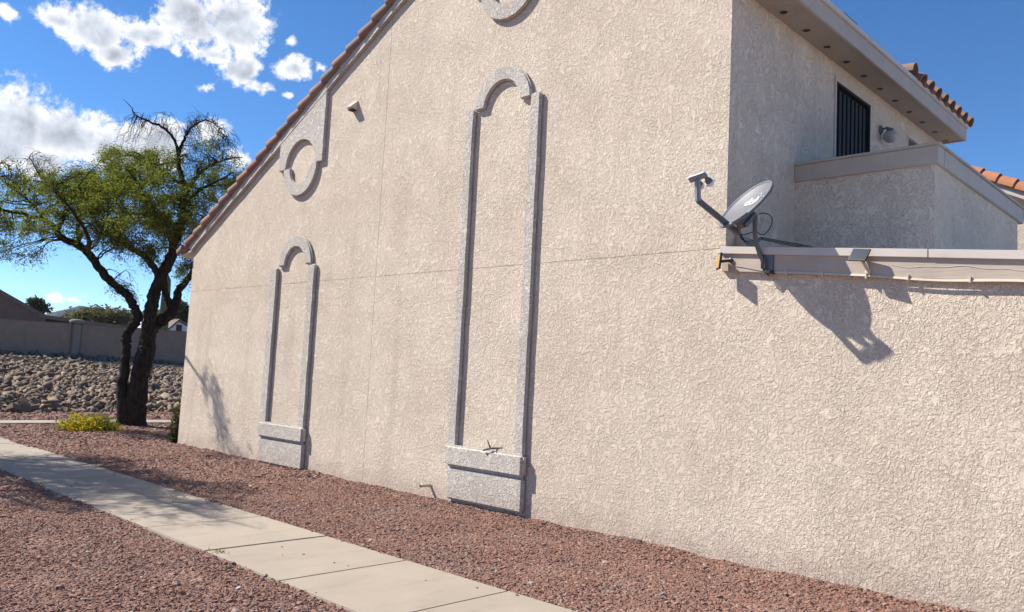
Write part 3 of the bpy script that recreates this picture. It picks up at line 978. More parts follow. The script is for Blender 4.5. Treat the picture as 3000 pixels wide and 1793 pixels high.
for i in range(8):
    yy = 4.30 + 0.312 * i
    put('roof_tile', et, house, (XR + 0.10, yy, 5.78), (0, -0.46, math.pi))
    put('roof_tile', et, house, (XR - 0.28, yy + 0.01, 5.96), (0, -0.46, math.pi))
    if i < 7: put('roof_tile', pt, house, (XR + 0.075, yy + 0.167, 5.86), (math.pi, 0.46, math.pi))
put('roof_tile', et, house, (XR + 0.06, 4.12, 5.885), (0, -0.12, math.pi))
put('roof_tile', et, house, (XR - 0.34, 4.13, 5.945), (0, -0.12, math.pi))
G().obox((XR - 0.03, 2.02, 5.845), (0, 1, 0), (1, 0, -.3), (.3, 0, 1), 0.20, 0.06, 0.02).build('roof_flashing', M['mast_grey'], house, bevel=0.004)

# door with ribbed shutter, jamb, window
dr = G().box(xw - 0.10, xw - 0.06, yd0 + 0.03, yd1 - 0.03, 2.9, zd1 - 0.03).build('door', M['door_dark'], house)
for i in range(8):
    y0 = yd0 + 0.04 + i * 0.128
    G().box(xw - 0.0595, xw - 0.03, y0, y0 + 0.085, 2.92, zd1 - 0.06).build('slat', M['door_dark'], dr, bevel=0.006)
gf = G().box(xw - 0.12, xw + 0.006, yd0 - 0.001, yd0 + 0.029, 2.9, zd1 + 0.001).box(xw - 0.12, xw + 0.006, yd1 - 0.029, yd1 + 0.001, 2.9, zd1)
gf.box(xw - 0.12, xw + 0.006, yd0 + 0.0295, yd1 - 0.0295, zd1 - 0.029, zd1)
gf.build('door_frame', M['door_dark'], dr)
G().box(xw + 0.001, xw + 0.02, yd0 - 0.055, yd0 - 0.03, 2.9, zd1 + 0.05).build('door_trim', M['flash_paint'], dr)
wf = G()
for (y0, y1, z0, z1) in ((yw0, yw0 + .03, zw0, zw1), (yw1 - .03, yw1, zw0, zw1), (yw0 + .0301, yw1 - .0301, zw0, zw0 + .03), (yw0 + .0301, yw1 - .0301, zw1 - .03, zw1), (yw0 + 0.44, yw0 + 0.475, zw0 + .0301, zw1 - .0301)):
    wf.box(xw - 0.06, xw + 0.008, y0, y1, z0, z1)
wfo = wf.build('window_frame', M['flash_paint'], house)
G().box(xw - 0.04, xw - 0.034, yw0 + 0.031, yw0 + 0.439, zw0 + .031, zw1 - .031).build('pane', M['glass'], wfo)
G().box(xw - 0.04, xw - 0.034, yw0 + 0.476, yw1 - 0.031, zw0 + .031, zw1 - .031).build('pane', M['glass'], wfo)

# balcony
BY0, BX1 = 1.47, 12.80
bal = G().box(xw + 0.001, BX1, BY0, BY0 + 0.15, 2.0, 3.885).box(BX1 - 0.15, BX1 + 0.0005, BY0 + 0.151, 4.76, 2.0, 3.885).box(xw + .001, BX1 - .151, 4.6, 4.7595, 2.0, 3.4)
bal = bal.build('balcony_wall', M['stucco_balcony'], house)
G().box(xw + 0.002, BX1 + 0.035, BY0 - 0.03, BY0 + 0.18, 3.875, 4.058).build('balcony_cap', M['trim_paint'], bal, bevel=0.006)
G().box(BX1 - 0.18, BX1 + 0.035, BY0 + 0.1805, 4.93, 3.875, 4.058).build('balcony_cap', M['trim_paint'], bal, bevel=0.006)
G().box(xw + 0.0025, BX1 + 0.055, BY0 - 0.045, BY0 + 0.195, 4.0585, 4.085).build('balcony_cap', M['trim_paint'], bal, bevel=0.005)
G().box(BX1 - 0.20, BX1 + 0.055, BY0 + 0.1955, 4.96, 4.0585, 4.085).build('balcony_cap', M['trim_paint'], bal, bevel=0.005)
G().box(xw + .002, BX1 - .152, BY0 + .151, 4.59, 2.9, 2.95).build('balcony_floor', M['concrete'], house)
# hidden low flat roof behind the trim, made white to bounce sunlight up
G().prism_y([(xw + .001, 2.62), (18, 2.06), (18, 2.16), (xw + .001, 2.72)], 0.166, 9.0).build('flat_roof', M['white_plastic'], house)


# sloping trim on top of the right hand wall
def sloped(x0, x1, y0, y1, d0, d1):
    return G().prism_y([(x0, trim_top(x0) + d0), (x1, trim_top(x1) + d0), (x1, trim_top(x1) + d1), (x0, trim_top(x0) + d1)], y0, y1)


xj = 13.20
sloped(11.37, 18.0, -0.040, -0.0009, -0.232, -0.062).build('fascia', M['trim_paint'], house, bevel=0.004)
sloped(11.36, xj, -0.064, 0.165, -0.066, 0.004).build('flashing', M['flash_paint'], house, bevel=0.004)
sloped(xj + 0.006, 18.0, -0.066, 0.165, -0.067, 0.003).build('flashing', M['flash_paint'], house, bevel=0.004)
# small cricket flashing against the corner
G().add([(11.39, 0.17, 2.70), (11.75, 0.17, 2.70), (11.39, 0.17, 3.10), (11.39, 0.6, 2.70), (11.39, 0.6, 3.10)],
        [(0, 1, 2), (3, 4, 1), (2, 1, 4), (0, 2, 4, 3), (0, 3, 1)]).build('corner_flashing', M['trim_paint'], house)

# ------------------------------------------------------------------ rear wing with orange tiles
rw = empty('house', (12.5, 9.2, 0), 'rear stucco house end with orange barrel tile rake behind the balcony', 'house')
RY = 9.2
rz = lambda x: 5.44 - 0.5 * (x - 11.9)
zt = rz
G().prism_y([(8.0, 0), (17.5, 0), (17.5, zt(17.5) - 0.38), (8.0, zt(8.0) - 0.38)], RY, RY + 0.2).build('wall', M['stucco'], rw)
G().box(8.01, 17.4, RY + 0.21, RY + 5, 0, 2.3).build('wall', M['stucco'], rw)
G().strip([(8, zt(8) - 0.31), (18.2, zt(18.2) - 0.31)], [(8, zt(8) - 0.13), (18.2, zt(18.2) - 0.13)], RY - 0.32, RY - 0.28).build('barge_board', M['flash_paint'], rw)
G().strip([(8, zt(8) - 0.20), (18.2, zt(18.2) - 0.20)], [(8, zt(8) - 0.13), (18.2, zt(18.2) - 0.13)], RY - 0.279, RY + 5).build('roof', M['soffit_paint'], rw)
ot = tile_mesh(0.15, 0.125, 0.40, 0.016); ot.materials.append(M['tile_orange'])
x = 9.0
while x < 18.0:
    put('roof_tile', ot, rw, (x, RY - 0.25, rz(x) - 0.14), (0, math.pi and -(-0.4636), math.pi) if False else (0, -0.4636 + 0.05, math.pi))
    x += 0.262
G().tube([(12.26, RY - .2, rz(12.26) + .02), (12.27, RY - .2, rz(12.26) + .11), (12.33, RY - .2, rz(12.3) + .05)], 0.006, 5).build('wire_tie', M['black_rubber'], rw)
# ------------------------------------------------------------------ satellite dish
dishC = np.array([11.734, -0.292, 3.268])
nrm = np.array([-0.35, -0.665, 0.66]); nrm /= np.linalg.norm(nrm)
dr_ = np.cross([0, 0, 1], nrm); dr_ /= np.linalg.norm(dr_); du = np.cross(nrm, dr_)
RA, RB = 0.268, 0.295
DS = empty('satellite_dish', (11.77, -0.04, 2.68), 'grey satellite dish with white lettering on a bent mast at the wall corner', 'satellite dish')
rings, nseg = 9, 40
vs, fs = [], []
for side in (0, 1):
    for i in range(rings + 1):
        rr_ = i / rings
        for q in range(nseg):
            a = 2 * math.pi * q / nseg
            dep = -0.048 * (1 - rr_ ** 2) - 0.012 * side
            vs.append(dishC + dr_ * RA * rr_ * math.cos(a) + du * RB * rr_ * math.sin(a) + nrm * dep)
    b0 = side * (rings + 1) * nseg
    for i in range(rings):
        for q in range(nseg):
            r2 = (q + 1) % nseg
            f_ = (b0 + i * nseg + q, b0 + i * nseg + r2, b0 + (i + 1) * nseg + r2, b0 + (i + 1) * nseg + q)
            fs.append(f_ if side == 0 else f_[::-1])
b1 = (rings + 1) * nseg
refl = mesh('reflector', vs, fs, M['dish_grey'], DS, True)
rim = G()
ring_pts = [dishC + dr_ * RA * math.cos(a) + du * RB * math.sin(a) - nrm * 0.008 for a in np.linspace(0, 2 * math.pi, nseg + 1)]
rim.tube(ring_pts, 0.015, 7, False)
rim.build('rim', M['dish_grey'], refl, True)


def text_mesh(s, size, mat, parent, fn, name, shear=0.0, extr=0.0012, bold=0.0):
    cu = bpy.data.curves.new(name, 'FONT'); cu.body = s; cu.size = size; cu.shear = shear; cu.extrude = extr; cu.offset = bold
    cu.resolution_u = 3
    o = bpy.data.objects.new(name, cu); COL.objects.link(o)
    dg = bpy.context.evaluated_depsgraph_get()
    me2 = bpy.data.meshes.new_from_object(o.evaluated_get(dg))
    bpy.data.objects.remove(o); bpy.data.curves.remove(cu)
    me2.name = name
    for v in me2.vertices: v.co = Vector(fn(v.co))
    me2.materials.clear()
    return link(name, me2, mat, parent)


def on_dish(u, v, lift=0.004):
    q2 = (u / RA) ** 2 + (v / RB) ** 2
    return dishC + dr_ * u + du * v + nrm * (-0.048 * (1 - q2) + lift)


text_mesh('dish', 0.125, M['logo_white'], refl, lambda c: on_dish(-0.11 + c.x * 0.98, 0.035 + c.y, 0.004 + c.z), 'lettering', 0.15, 0.0012, 0.002)
text_mesh('HD', 0.10, M['logo_pale'], refl, lambda c: on_dish(0.125 + c.x * 0.75, 0.055 + c.y, 0.0035 + c.z), 'lettering', 0.15)
sw = [on_dish(0.06 + 0.035 * math.sin(t * 1.9), 0.14 - 0.075 * t * t * .6 + 0.01, 0.006) for t in np.linspace(-0.4, 1.25, 12)]
G().tube(sw, 0.0032, 4).build('lettering', M['logo_white'], refl)

armA = np.array([11.655, -0.245, 3.005]); armB = np.array([11.487, -0.69, 3.25])
ad_ = (armB - armA) / np.linalg.norm(armB - armA)
sidev = np.cross(ad_, [0, 0, 1]); sidev /= np.linalg.norm(sidev); upv = np.cross(sidev, ad_)
arm = G().obox((armA + armB) / 2, ad_, sidev, upv, np.linalg.norm(armB - armA) / 2, 0.019, 0.024).build('arm', M['mast_grey'], DS, bevel=0.006)
# feed bracket bends up at the end of the arm
lnbC = np.array([11.515, -0.755, 3.443])
bd = lnbC - armB; 
fb = G().obox(armB + bd * 0.42, bd, sidev, np.cross(bd / np.linalg.norm(bd), sidev), np.linalg.norm(bd) * 0.50, 0.026, 0.022).build('feed_bracket', M['lnb_grey'], DS, bevel=0.01)
hv = np.array([0.80, 0.10, 0.18]); hv /= np.linalg.norm(hv)
toD = dishC + du * 0.02 - lnbC; toD /= np.linalg.norm(toD)
toD = toD - hv * (toD @ hv); toD /= np.linalg.norm(toD)
upd = np.cross(hv, toD)
fh = G().obox(lnbC, hv, toD, upd, 0.082, 0.034, 0.018).build('feed_housing', M['lnb_grey'], DS, bevel=0.008)
for s_ in (-0.03, 0.062):
    c_ = lnbC + hv * s_ + toD * 0.035
    G().lathe([(0.018, 0), (0.018, 0.02), (0.028, 0.04), (0.034, 0.045), (0.034, 0.06)], c_, toD, 14).build('feed_horn', M['mast_grey'], fh, False)
    G().lathe([(0.036, -0.012), (0.042, -0.006), (0.042, 0.012), (0.034, 0.028), (0.014, 0.036)], c_ + toD * 0.072, toD, 14).build('feed_cap', M['white_plastic'], fh, True)
for s_ in (-0.02, 0.015):
    c_ = lnbC + hv * s_ - toD * 0.012 + upd * 0.0205 * np.sign(upd[2])
    ring_ = [c_ + hv * 0.014 * math.cos(a) + toD * 0.012 * math.sin(a) for a in np.linspace(0, 6.28, 14)]
    G().tube(ring_, 0.0022, 4).build('emblem', M['logo_red'], fh)
# mast and wall foot
mast_top = np.array([11.765, -0.16, 3.13])
mast_pts = [mast_top + np.array([0, 0, 0.05]), mast_top, (11.765, -0.16, 3.06), (11.767, -0.155, 2.99), (11.772, -0.135, 2.92), (11.782, -0.10, 2.85), (11.80, -0.062, 2.77), (11.81, -0.047, 2.715)]
G().tube(mast_pts, 0.021, 12).build('mast', M['mast_grey'], DS, True)
G().box(11.79, 11.90, -0.052, -0.0405, 2.69, 2.86).build('foot_plate', M['mast_grey'], DS, bevel=0.003)
G().box(11.792, 11.797, -0.085, -0.0525, 2.70, 2.80).box(11.826, 11.831, -0.085, -0.0525, 2.70, 2.80).build('clevis', M['mast_grey'], DS)
for (bx_, bz_) in ((11.885, 2.85), (11.885, 2.705), (11.80, 2.705)):
    G().lathe([(0.008, 0), (0.008, 0.008)], (bx_, -0.0525, bz_), (0, -1, 0), 6).build('bolt', M['lnb_grey'], DS)
# back bracket
backc = dishC - nrm * 0.10 - du * 0.10
mb = G().obox(backc, nrm, dr_, du, 0.035, 0.040, 0.09).obox(backc - nrm * .02 + dr_ * 0.06, nrm, dr_, du, 0.02, 0.003, 0.085)
mb.build('mount_bracket', M['mast_grey'], DS, bevel=0.004)
for t_ in (-0.06, 0.0, 0.06):
    G().lathe([(0.007, 0), (0.007, 0.008)], backc - nrm * .015 + dr_ * 0.063 + du * t_, dr_, 6).build('bolt', M['lnb_grey'], DS)
G().tube([dishC - nrm * 0.05 - du * 0.16, armA + ad_ * 0.0 + upv * 0.0, armA - ad_ * 0.03], 0.018, 8).build('arm_socket', M['mast_grey'], DS)
# hanging cables
loopc = np.array([11.83, -0.13, 3.10])
lp = [loopc + np.array([0.085 * math.cos(a) + 0.0, 0.02 * math.sin(2 * a), 0.10 * math.sin(a)]) for a in np.linspace(2.0, -2.6, 26)]
G().tube(lp + [armA + np.array([0.06, -0.02, -0.02]), armA], 0.0045, 6).build('cable', M['black_rubber'], DS, True)
for q in range(3):
    o1 = np.array([0.01 * q, 0.01 * q, -0.012 * q])
    G().tube([armA + o1, armA + np.array([0.02, 0.01, -0.05]) + o1 * 2, armA + np.array([0.07, 0.06, -0.07]) + o1 * 1.5, (11.80, -0.10, 2.985 - .01 * q), (11.95, 0.03, 2.955 - .012 * q), (12.15, 0.15, 2.915 - .014 * q), (12.3, 0.28, 2.80)], 0.0042, 6).build('cable', M['black_rubber'], DS, True)
for q in range(7):
    a = rng.normal(size=3) * 0.02
    c0 = np.array([11.81, -0.06, 2.675])
    G().tube([c0 + a, c0 + a + [0.03, -0.015, -0.02], c0 + a * .3 + [0.06, -0.012, -0.012], c0 + [0.10, -0.01, -0.012] + a * .6], 0.005, 5).build('cable', M['black_rubber'], DS, True)

# ------------------------------------------------------------------ lamps and cables on the trim
def flood(name, label, base, c, n_, up_, w, h, lens, arm_mat, mats):
    t = empty(name, base, label, 'solar light', 'solar lights fixed to the trim')
    n_ = np.array(n_, float) / np.linalg.norm(n_); r_ = np.cross(up_, n_); r_ = r_ / np.linalg.norm(r_); u_ = np.cross(n_, r_)
    c = np.array(c, float)
    b_ = G().obox(c, r_, u_, n_, w, h, 0.010).build('panel_frame', M[mats[0]], t, bevel=0.004)
    G().obox(c + n_ * 0.0105, r_, u_, n_, w * 0.86, h * 0.82, 0.0015).build('panel', M[lens], b_)
    ctr = c - n_ * 0.015
    G().tube([ctr, ctr * 0.4 + np.array(base) * 0.6, base], 0.013, 8).build('arm', M[arm_mat], t, True)
    G().lathe([(0.024, 0), (0.024, 0.012), (0.015, 0.016)], base, (0, -1, 0), 12).build('mount', M[arm_mat], t)
    return t


flood('solar_light', 'dark solar panel lamp on a cream bracket below the pale flashing', (12.735, -0.042, 2.625), (12.695, -0.135, 2.757), (-0.06, -0.86, 0.50), (0.12, 0, 1), 0.078, 0.062, 'solar_cell', 'cream_plastic', ('black_plastic',))
flood('solar_light', 'black lamp with amber face at the left end of the trim', (11.47, -0.045, 2.80), (11.395, -0.13, 2.785), (-0.70, -0.71, 0.10), (0.0, 0, 1), 0.055, 0.078, 'amber', 'black_plastic', ('black_plastic',))
flood('solar_light', 'small grey and black solar lamp under the lowest rake tile', (-0.20, -0.06, 3.84), (-0.345, -0.16, 3.84), (-0.5, -0.85, 0.2), (0, 0, 1), 0.055, 0.075, 'solar_grey', 'black_plastic', ('black_plastic',))
t = empty('solar_light', (13.90, -0.042, 2.56), 'white edged lamp cut off by the right edge of the photo', 'solar light', 'solar lights fixed to the trim')
pf = G().obox((13.975, -0.12, 2.57), (1, 0, 0), (0, .3, 1), (0, -1, .3), 0.075, 0.06, 0.01).build('panel_frame', M['white_plastic'], t, bevel=0.004)
G().obox((13.975, -0.1315, 2.574), (1, 0, 0), (0, .3, 1), (0, -1, .3), 0.062, 0.047, 0.0015).build('panel', M['solar_cell'], pf)
G().tube([(13.975, -0.10, 2.57), (13.95, -0.045, 2.56)], 0.012, 8).build('arm', M['white_plastic'], t)

cb = []
for q in range(3):
    pts = []
    for x in np.arange(11.86, 17.9, 0.12):
        sag = -0.228 - 0.006 * q + 0.010 * math.sin(x * 5.1) + 0.022 * max(0, 1 - abs(x - 12.05) / 0.5) * 1.2
        pts.append((x, -0.046 - 0.002 * q, trim_top(x) + sag))
    cb.append(pts)
cable = empty('cable_run', (12, -0.045, 2.6), 'tan cables clipped along the bottom edge of the sloping trim', 'cable')
for pts in cb: G().tube(pts, 0.0055, 6).build('cable', M['cream_plastic'], cable, True)
for x in (12.02, 12.35, 12.72, 13.05, 13.5, 14.1, 14.7):
    G().box(x - .006, x + .006, -0.062, -0.0405, trim_top(x) - 0.252, trim_top(x) - 0.205).build('clip', M['cream_plastic'], cable)
wire = [(x, -0.0415, trim_top(x) - 0.135 + 0.008 * math.sin(x * 9) + 0.006 * math.sin(x * 23)) for x in np.arange(12.92, 17.0, 0.06)]
tag(G().tube(wire, 0.0022, 4).build('wire', M['flash_paint']), 'thin painted-over wire stapled along the middle of the sloping trim', 'wire')
wire2 = [(11.47, -0.043, 2.79), (11.52, -0.043, 2.74), (11.6, -0.043, 2.725), (11.70, -0.043, 2.70), (11.79, -0.043, 2.68)]
tag(G().tube(wire2, 0.0025, 4).build('wire', M['mast_grey']), 'short grey wire running from the amber lamp to the dish mast', 'wire')

# globe lamp beside the door
gl = empty('wall_lamp', (xw, 3.99, 5.08), 'globe wall lamp with bronze bracket beside the dark balcony door', 'lamp')
G().lathe([(0.062, 0), (0.062, 0.012), (0.04, 0.03), (0.018, 0.035)], (xw, 3.98, 5.12), (1, 0, 0), 16).build('wall_plate', M['mast_grey'], gl)
G().tube([(xw + 0.03, 3.98, 5.12), (xw + 0.08, 3.99, 5.14), (xw + 0.11, 4.0, 5.13)], 0.014, 8).build('arm', M['mast_grey'], gl, True)
gc = np.array([xw + 0.12, 4.0, 5.015])
G().lathe([(0.042, 0.055), (0.046, 0.07), (0.046, 0.105), (0.02, 0.115)], gc, (0, 0, 1), 16).build('fitter', M['mast_grey'], gl)
G().lathe([(0.086 * math.sin(math.pi * i / 14) + 1e-4, -0.086 * math.cos(math.pi * i / 14)) for i in range(12)], gc, (0, 0, 1), 24).build('globe', M['lamp_glass'], gl, True)

# hooded dryer vent
vh = empty('vent_hood', (5.085, 0, 5.50), 'small cream vent hood high on the gable wall', 'vent')
x0, x1 = 5.02, 5.152
G().add([(x0, 0, 5.655), (x1, 0, 5.655), (x0, -.116, 5.55), (x1, -.116, 5.55), (x0, -.116, 5.53), (x1, -.116, 5.53), (x0, 0, 5.50), (x1, 0, 5.50)],
        [(0, 1, 3, 2), (2, 3, 5, 4), (0, 2, 4, 6), (1, 7, 5, 3), (0, 6, 7, 1), (6, 4, 5, 7)]).build('hood', M['cream_plastic'], vh, bevel=0.004)
for i in range(5):
    G().box(x0 + 0.018 + i * 0.021, x0 + 0.028 + i * 0.021, -0.10, -0.015, 5.492, 5.508).build('louvre', M['dark'], vh)

# capped drain pipe near the ground
dp = np.array([7.18, 0.0, 0.185])
g = G().tube([(7.33, 0.02, 0.18), (7.30, -0.10, 0.183), (7.29, -0.145, 0.184)], 0.021, 14)
po = g.build('drain_pipe', M['cream_plastic'], None, True)
tag(po, 'short tan drain pipe sticking out of the wall foot beside the taller ornament', 'pipe')
G().lathe([(0.017, 0), (0.017, 0.002)], (7.2895, -0.1456, 0.184), (-0.2, -1, 0.02), 14).build('opening', M['dark'], po)

# dry twig resting on the sill of the taller ornament
tg = empty('twig', (8.45, -0.10, 0.745), 'forked dry twig lying on the sill of the taller ornament', 'twig')
P0 = np.array([8.47, -0.075, 0.75])
G().tube([P0 + [-0.11, -0.045, -0.02], P0 + [-0.05, -0.03, 0.0], P0 + [0.0, 0.0, 0.012], P0 + [0.07, 0.03, 0.02], P0 + [0.12, 0.05, 0.025]], [0.014, 0.012, 0.015, 0.010, 0.006], 7).build('stick', M['wood_twig'], tg, True)
G().tube([P0 + [-0.02, -0.01, 0.0], P0 + [-0.04, -0.02, 0.045], P0 + [-0.055, -0.03, 0.085], P0 + [-0.06, -0.03, 0.11]], [0.012, 0.009, 0.006, 0.003], 6).build('stick', M['wood_twig'], tg, True)
G().tube([P0 + [0.07, 0.03, 0.02], P0 + [0.055, 0.02, -0.0], P0 + [0.06, 0.0, -0.03]], [0.009, 0.012, 0.006], 6).build('stick', M['wood_twig'], tg, True)

# ------------------------------------------------------------------ boundary wall, neighbours, far things
wA = np.array([-27.19, 3.757]); wB = np.array([-26.09, 11.78])
wd = (wB - wA) / np.linalg.norm(wB - wA); wnm = np.array([wd[1], -wd[0]])
bw = empty('boundary_wall', (-26.8, 6.4, 1.4), 'long brown plastered boundary wall in shade above the rock bank', 'wall')


def along(s, off_=0.0): return wA + wd * s + wnm * off_


def wall_piece(s0, s1, z0, z1, th):
    p = [along(s0, th / 2), along(s1, th / 2), along(s1, -th / 2), along(s0, -th / 2)]
    return G().add([(*q, z0) for q in p] + [(*q, z1) for q in p], [(0, 1, 2, 3), (4, 7, 6, 5), (0, 4, 5, 1), (1, 5, 6, 2), (2, 6, 7, 3), (3, 7, 4, 0)])


pil_s = float((np.array([-26.47, 6.44]) - wA) @ wd) + 0.25
for s0, s1 in ((-12, pil_s - 0.2), (pil_s + 0.2, 12.0), (12.05, 20)):
    wall_piece(s0, s1, 1.1, 3.10, 0.2).build('panel', M['block_wall'], bw, bevel=0.03)
    wall_piece(s0, s1, 3.102, 3.12, 0.23).build('wall_cap', M['block_wall'], bw, bevel=0.006)
pc = along(pil_s)
pil = G()
pil.lathe([(0.27, 1.1), (0.26, 3.10)], (pc[0], pc[1], 0), (0, 0, 1), 4)
po = wall_piece(pil_s - 0.2, pil_s + 0.2, 1.1, 3.12, 0.42).build('pillar', M['pillar'], bw, bevel=0.05)
G().lathe([(0.30, 0), (0.33, 0.05), (0.33, 0.13), (0.24, 0.19), (0.02, 0.21)], (pc[0], pc[1], 3.121), (0, 0, 1), 16).build('pillar_cap', M['pillar'], po, True)

# neighbour house behind the wall
nh = empty('neighbor_house', (-52, 10, 1.5), 'brown sided house with long low roof behind the boundary wall', 'house')
S = 3000 / 2483
DPT = 58.0
gl0 = at(-260 * S, 556 * S, DPT); gl1 = at(0, 702 * S, DPT); gl2 = at(112 * S, 765 * S, DPT); gl3 = at(122 * S, 772 * S, DPT)
bot = lambda p, z=1.4: np.array([p[0], p[1], z])
back = np.array([-9.0, 1.5, 0])


def slab(a, b, h_, depth, thick_dir=(0, 0, 1)):
    a = np.array(a); b = np.array(b); h = np.array(thick_dir) * h_
    vs = [a, b, b + h, a + h]; vs += [q + depth for q in vs]
    return G().add(vs, [(0, 1, 2, 3), (4, 7, 6, 5), (0, 4, 5, 1), (1, 5, 6, 2), (2, 6, 7, 3), (3, 7, 4, 0)])


drop = np.array([0, 0, -0.30])
gw = G()
pa = [gl0 + drop, gl1 + drop, gl2 + drop * 0.9]
vs = [bot(gl0), bot(gl2)] + [gl2 + drop, gl1 + drop, gl0 + drop]
vs2 = [v + back for v in vs]
gw.add(vs + vs2, [(0, 1, 2, 3, 4), (9, 8, 7, 6, 5), (0, 5, 6, 1), (1, 6, 7, 2), (2, 7, 8, 3), (3, 8, 9, 4), (4, 9, 5, 0)])
nwall = gw.build('wall', M['neigh_brown'], nh)
fw_ = np.array([0.25, -0.05, 0])
for q in range(15):
    f_ = q / 14
    p = gl2 * (1 - f_) + gl0 * f_
    top = at(0, 0, 1) * 0 + p
    z_t = min(3.35, p[2] - 0.4)
    w_dir = (gl0 - gl2); w_dir[2] = 0; w_dir /= np.linalg.norm(w_dir)
    G().obox((p[0] + 0.05, p[1], (1.4 + z_t) / 2 + 0.3), w_dir, np.cross(w_dir, [0, 0, 1]), (0, 0, 1), 0.10, 0.05, (z_t - 1.4) / 2).build('batten', M['neigh_brown'], nh)
G().obox(((gl0 + gl2) / 2)[0:2].tolist() + [3.72], w_dir, np.cross(w_dir, [0, 0, 1]), (0, 0, 1), np.linalg.norm((gl0 - gl2)[:2]) / 2, 0.06, 0.05).build('ledge', M['neigh_brown'], nh)
slab(gl0 + fw_ + drop, gl1 + fw_ + drop, 0.30, back).build('roof', M['neigh_roof'], nh)
slab(gl1 + fw_ + drop, gl2 + fw_ + drop, 0.30, back).build('roof', M['neigh_roof'], nh)
c0 = at(105 * S, 763.5 * S, DPT); c1 = at(315 * S, 791.5 * S, DPT + 5.0)
slab(c0 + fw_ + np.array([0, 0, -0.26]), c1 + np.array([0, 0, -0.26]), 0.26, back).build('roof', M['neigh_roof'], nh)
# shaded patio below the low roof
slab(bot(c0) + back * 0.25, bot(c1) + back * 0.25, 2.6, back * 0.7).build('patio_wall', M['neigh_brown'], nh)

# white garden shed
sd_d = 62
sa = at(432 * S, 779 * S, sd_d); sl = at(407 * S, 800 * S, sd_d); srr = at(462 * S, 797 * S, sd_d)
shed = empty('shed', (sa[0], sa[1], 1.5), 'small white shed with dark doorway behind the wall at the house corner', 'shed')
sback = np.array([-3.0, 0.6, 0.0])
vs = [bot(sl), bot(srr), srr, sa, sl]
G().add(vs + [v + sback for v in vs], [(0, 1, 2, 3, 4), (9, 8, 7, 6, 5), (0, 5, 6, 1), (1, 6, 7, 2), (2, 7, 8, 3), (3, 8, 9, 4), (4, 9, 5, 0)]).build('wall', M['shed_white'], shed)
sf = np.array([0.2, 0, 0])
up = np.array([0, 0, 0.02])
ovl = (sl - sa) * 0.22; ovr = (srr - sa) * 0.12
slab(sl + ovl + sf + up, sa + sf + up, 0.16, sback * 1.1).build('roof', M['neigh_roof'], shed)
slab(sa + sf + up, srr + ovr + sf + up, 0.16, sback * 1.1).build('roof', M['neigh_roof'], shed)
dl = at(428 * S, 787 * S, sd_d - 0.3); drr2 = at(441.5 * S, 788 * S, sd_d - 0.3)
slab(np.array([dl[0], dl[1], 1.6]), np.array([drr2[0], drr2[1], 1.6]), dl[2] - 1.6, np.array([-0.05, 0, 0])).build('door', M['dark'], shed)

# pale storage unit between the trunks
ua = at(344 * S, 768 * S, 60); ub = at(358 * S, 769 * S, 60)
su = empty('storage_unit', (ua[0], ua[1], 1.5), 'pale metal storage unit seen between the two tree trunks', 'storage unit')
slab(bot(ua), bot(ub), ua[2] - 1.4, np.array([-1.5, 0.3, 0])).build('body', M['shed_white'], su)
slab(bot(ua) + [0.03, 0, 0], bot(ua * .8 + ub * .2) + [0.03, 0, 0], ua[2] - 1.45, np.array([-0.02, 0, 0])).build('door', M['lnb_grey'], su)

# saguaro between the trunks
sg = at(395 * S, 800 * S, 50)
sgt = empty('saguaro_cactus', (sg[0], sg[1], 1.4), 'tall ribbed saguaro cactus seen through the fork of the tree', 'cactus')
n_r = 26; vs, fs = [], []
hh = np.linspace(1.3, 6.9, 16)
for i, h_ in enumerate(hh):
    R_ = 0.30 * (1 - 0.35 * (i / 15) ** 3) * (0.15 if i == 15 else 1)
    for q in range(n_r * 2):
        a = math.pi * q / n_r
        r_ = R_ * (1.0 if q % 2 else 0.84)
        vs.append((sg[0] + r_ * math.cos(a), sg[1] + r_ * math.sin(a), h_))
for i in range(15):
    for q in range(n_r * 2):
        r2 = (q + 1) % (n_r * 2)
        fs.append((i * n_r * 2 + q, i * n_r * 2 + r2, (i + 1) * n_r * 2 + r2, (i + 1) * n_r * 2 + q))
fs.append(tuple(15 * n_r * 2 + q for q in range(n_r * 2)))
mesh('stem', vs, fs, M['cactus'], sgt)

# mountains
mtop = [(-300, 770), (-60, 768), (60, 772), (150, 752), (180, 745), (205, 740), (225, 752), (262, 758), (300, 762), (330, 757), (352, 754), (380, 752), (400, 748), (430, 757), (500, 760), (700, 770), (1200, 790), (2300, 840)]
MD = 1500.0
mv, mf = [], []
tx = np.interp(np.linspace(-300, 2300, 260), [p[0] for p in mtop], np.arange(len(mtop)))
for q, xx in enumerate(np.linspace(-300, 2300, 260)):
    yy = np.interp(xx, [p[0] for p in mtop], [p[1] for p in mtop]) + 1.6 * math.sin(xx * 0.21) * math.sin(xx * 0.083 + 1) + random.uniform(-.5, .5)
    top = at(xx * S, yy * S, MD)
    away = np.array([top[0] - CAM[0], top[1] - CAM[1], 0]); away /= np.linalg.norm(away)
    hgt = max(top[2], 8)
    for t_, f_ in ((-24, 0.0), (-17, 0.25), (-10, 0.55), (-4, 0.8), (0, 1.0), (300, -0.05)):
        w_ = random.uniform(-.06, .06) if 0 < f_ < 1 else 0
        p = top + away * (t_ + 2 * math.sin(q * 0.35 + t_))
        mv.append((p[0], p[1], hgt * (f_ + w_) - (2 if f_ <= 0 else 0)))
for q in range(259):
    for k in range(5):
        a = q * 6 + k
        mf.append((a, a + 6, a + 7, a + 1))
mt = mesh('mountains', mv, mf, M['mountain'], None, True)
mt['kind'] = 'structure'


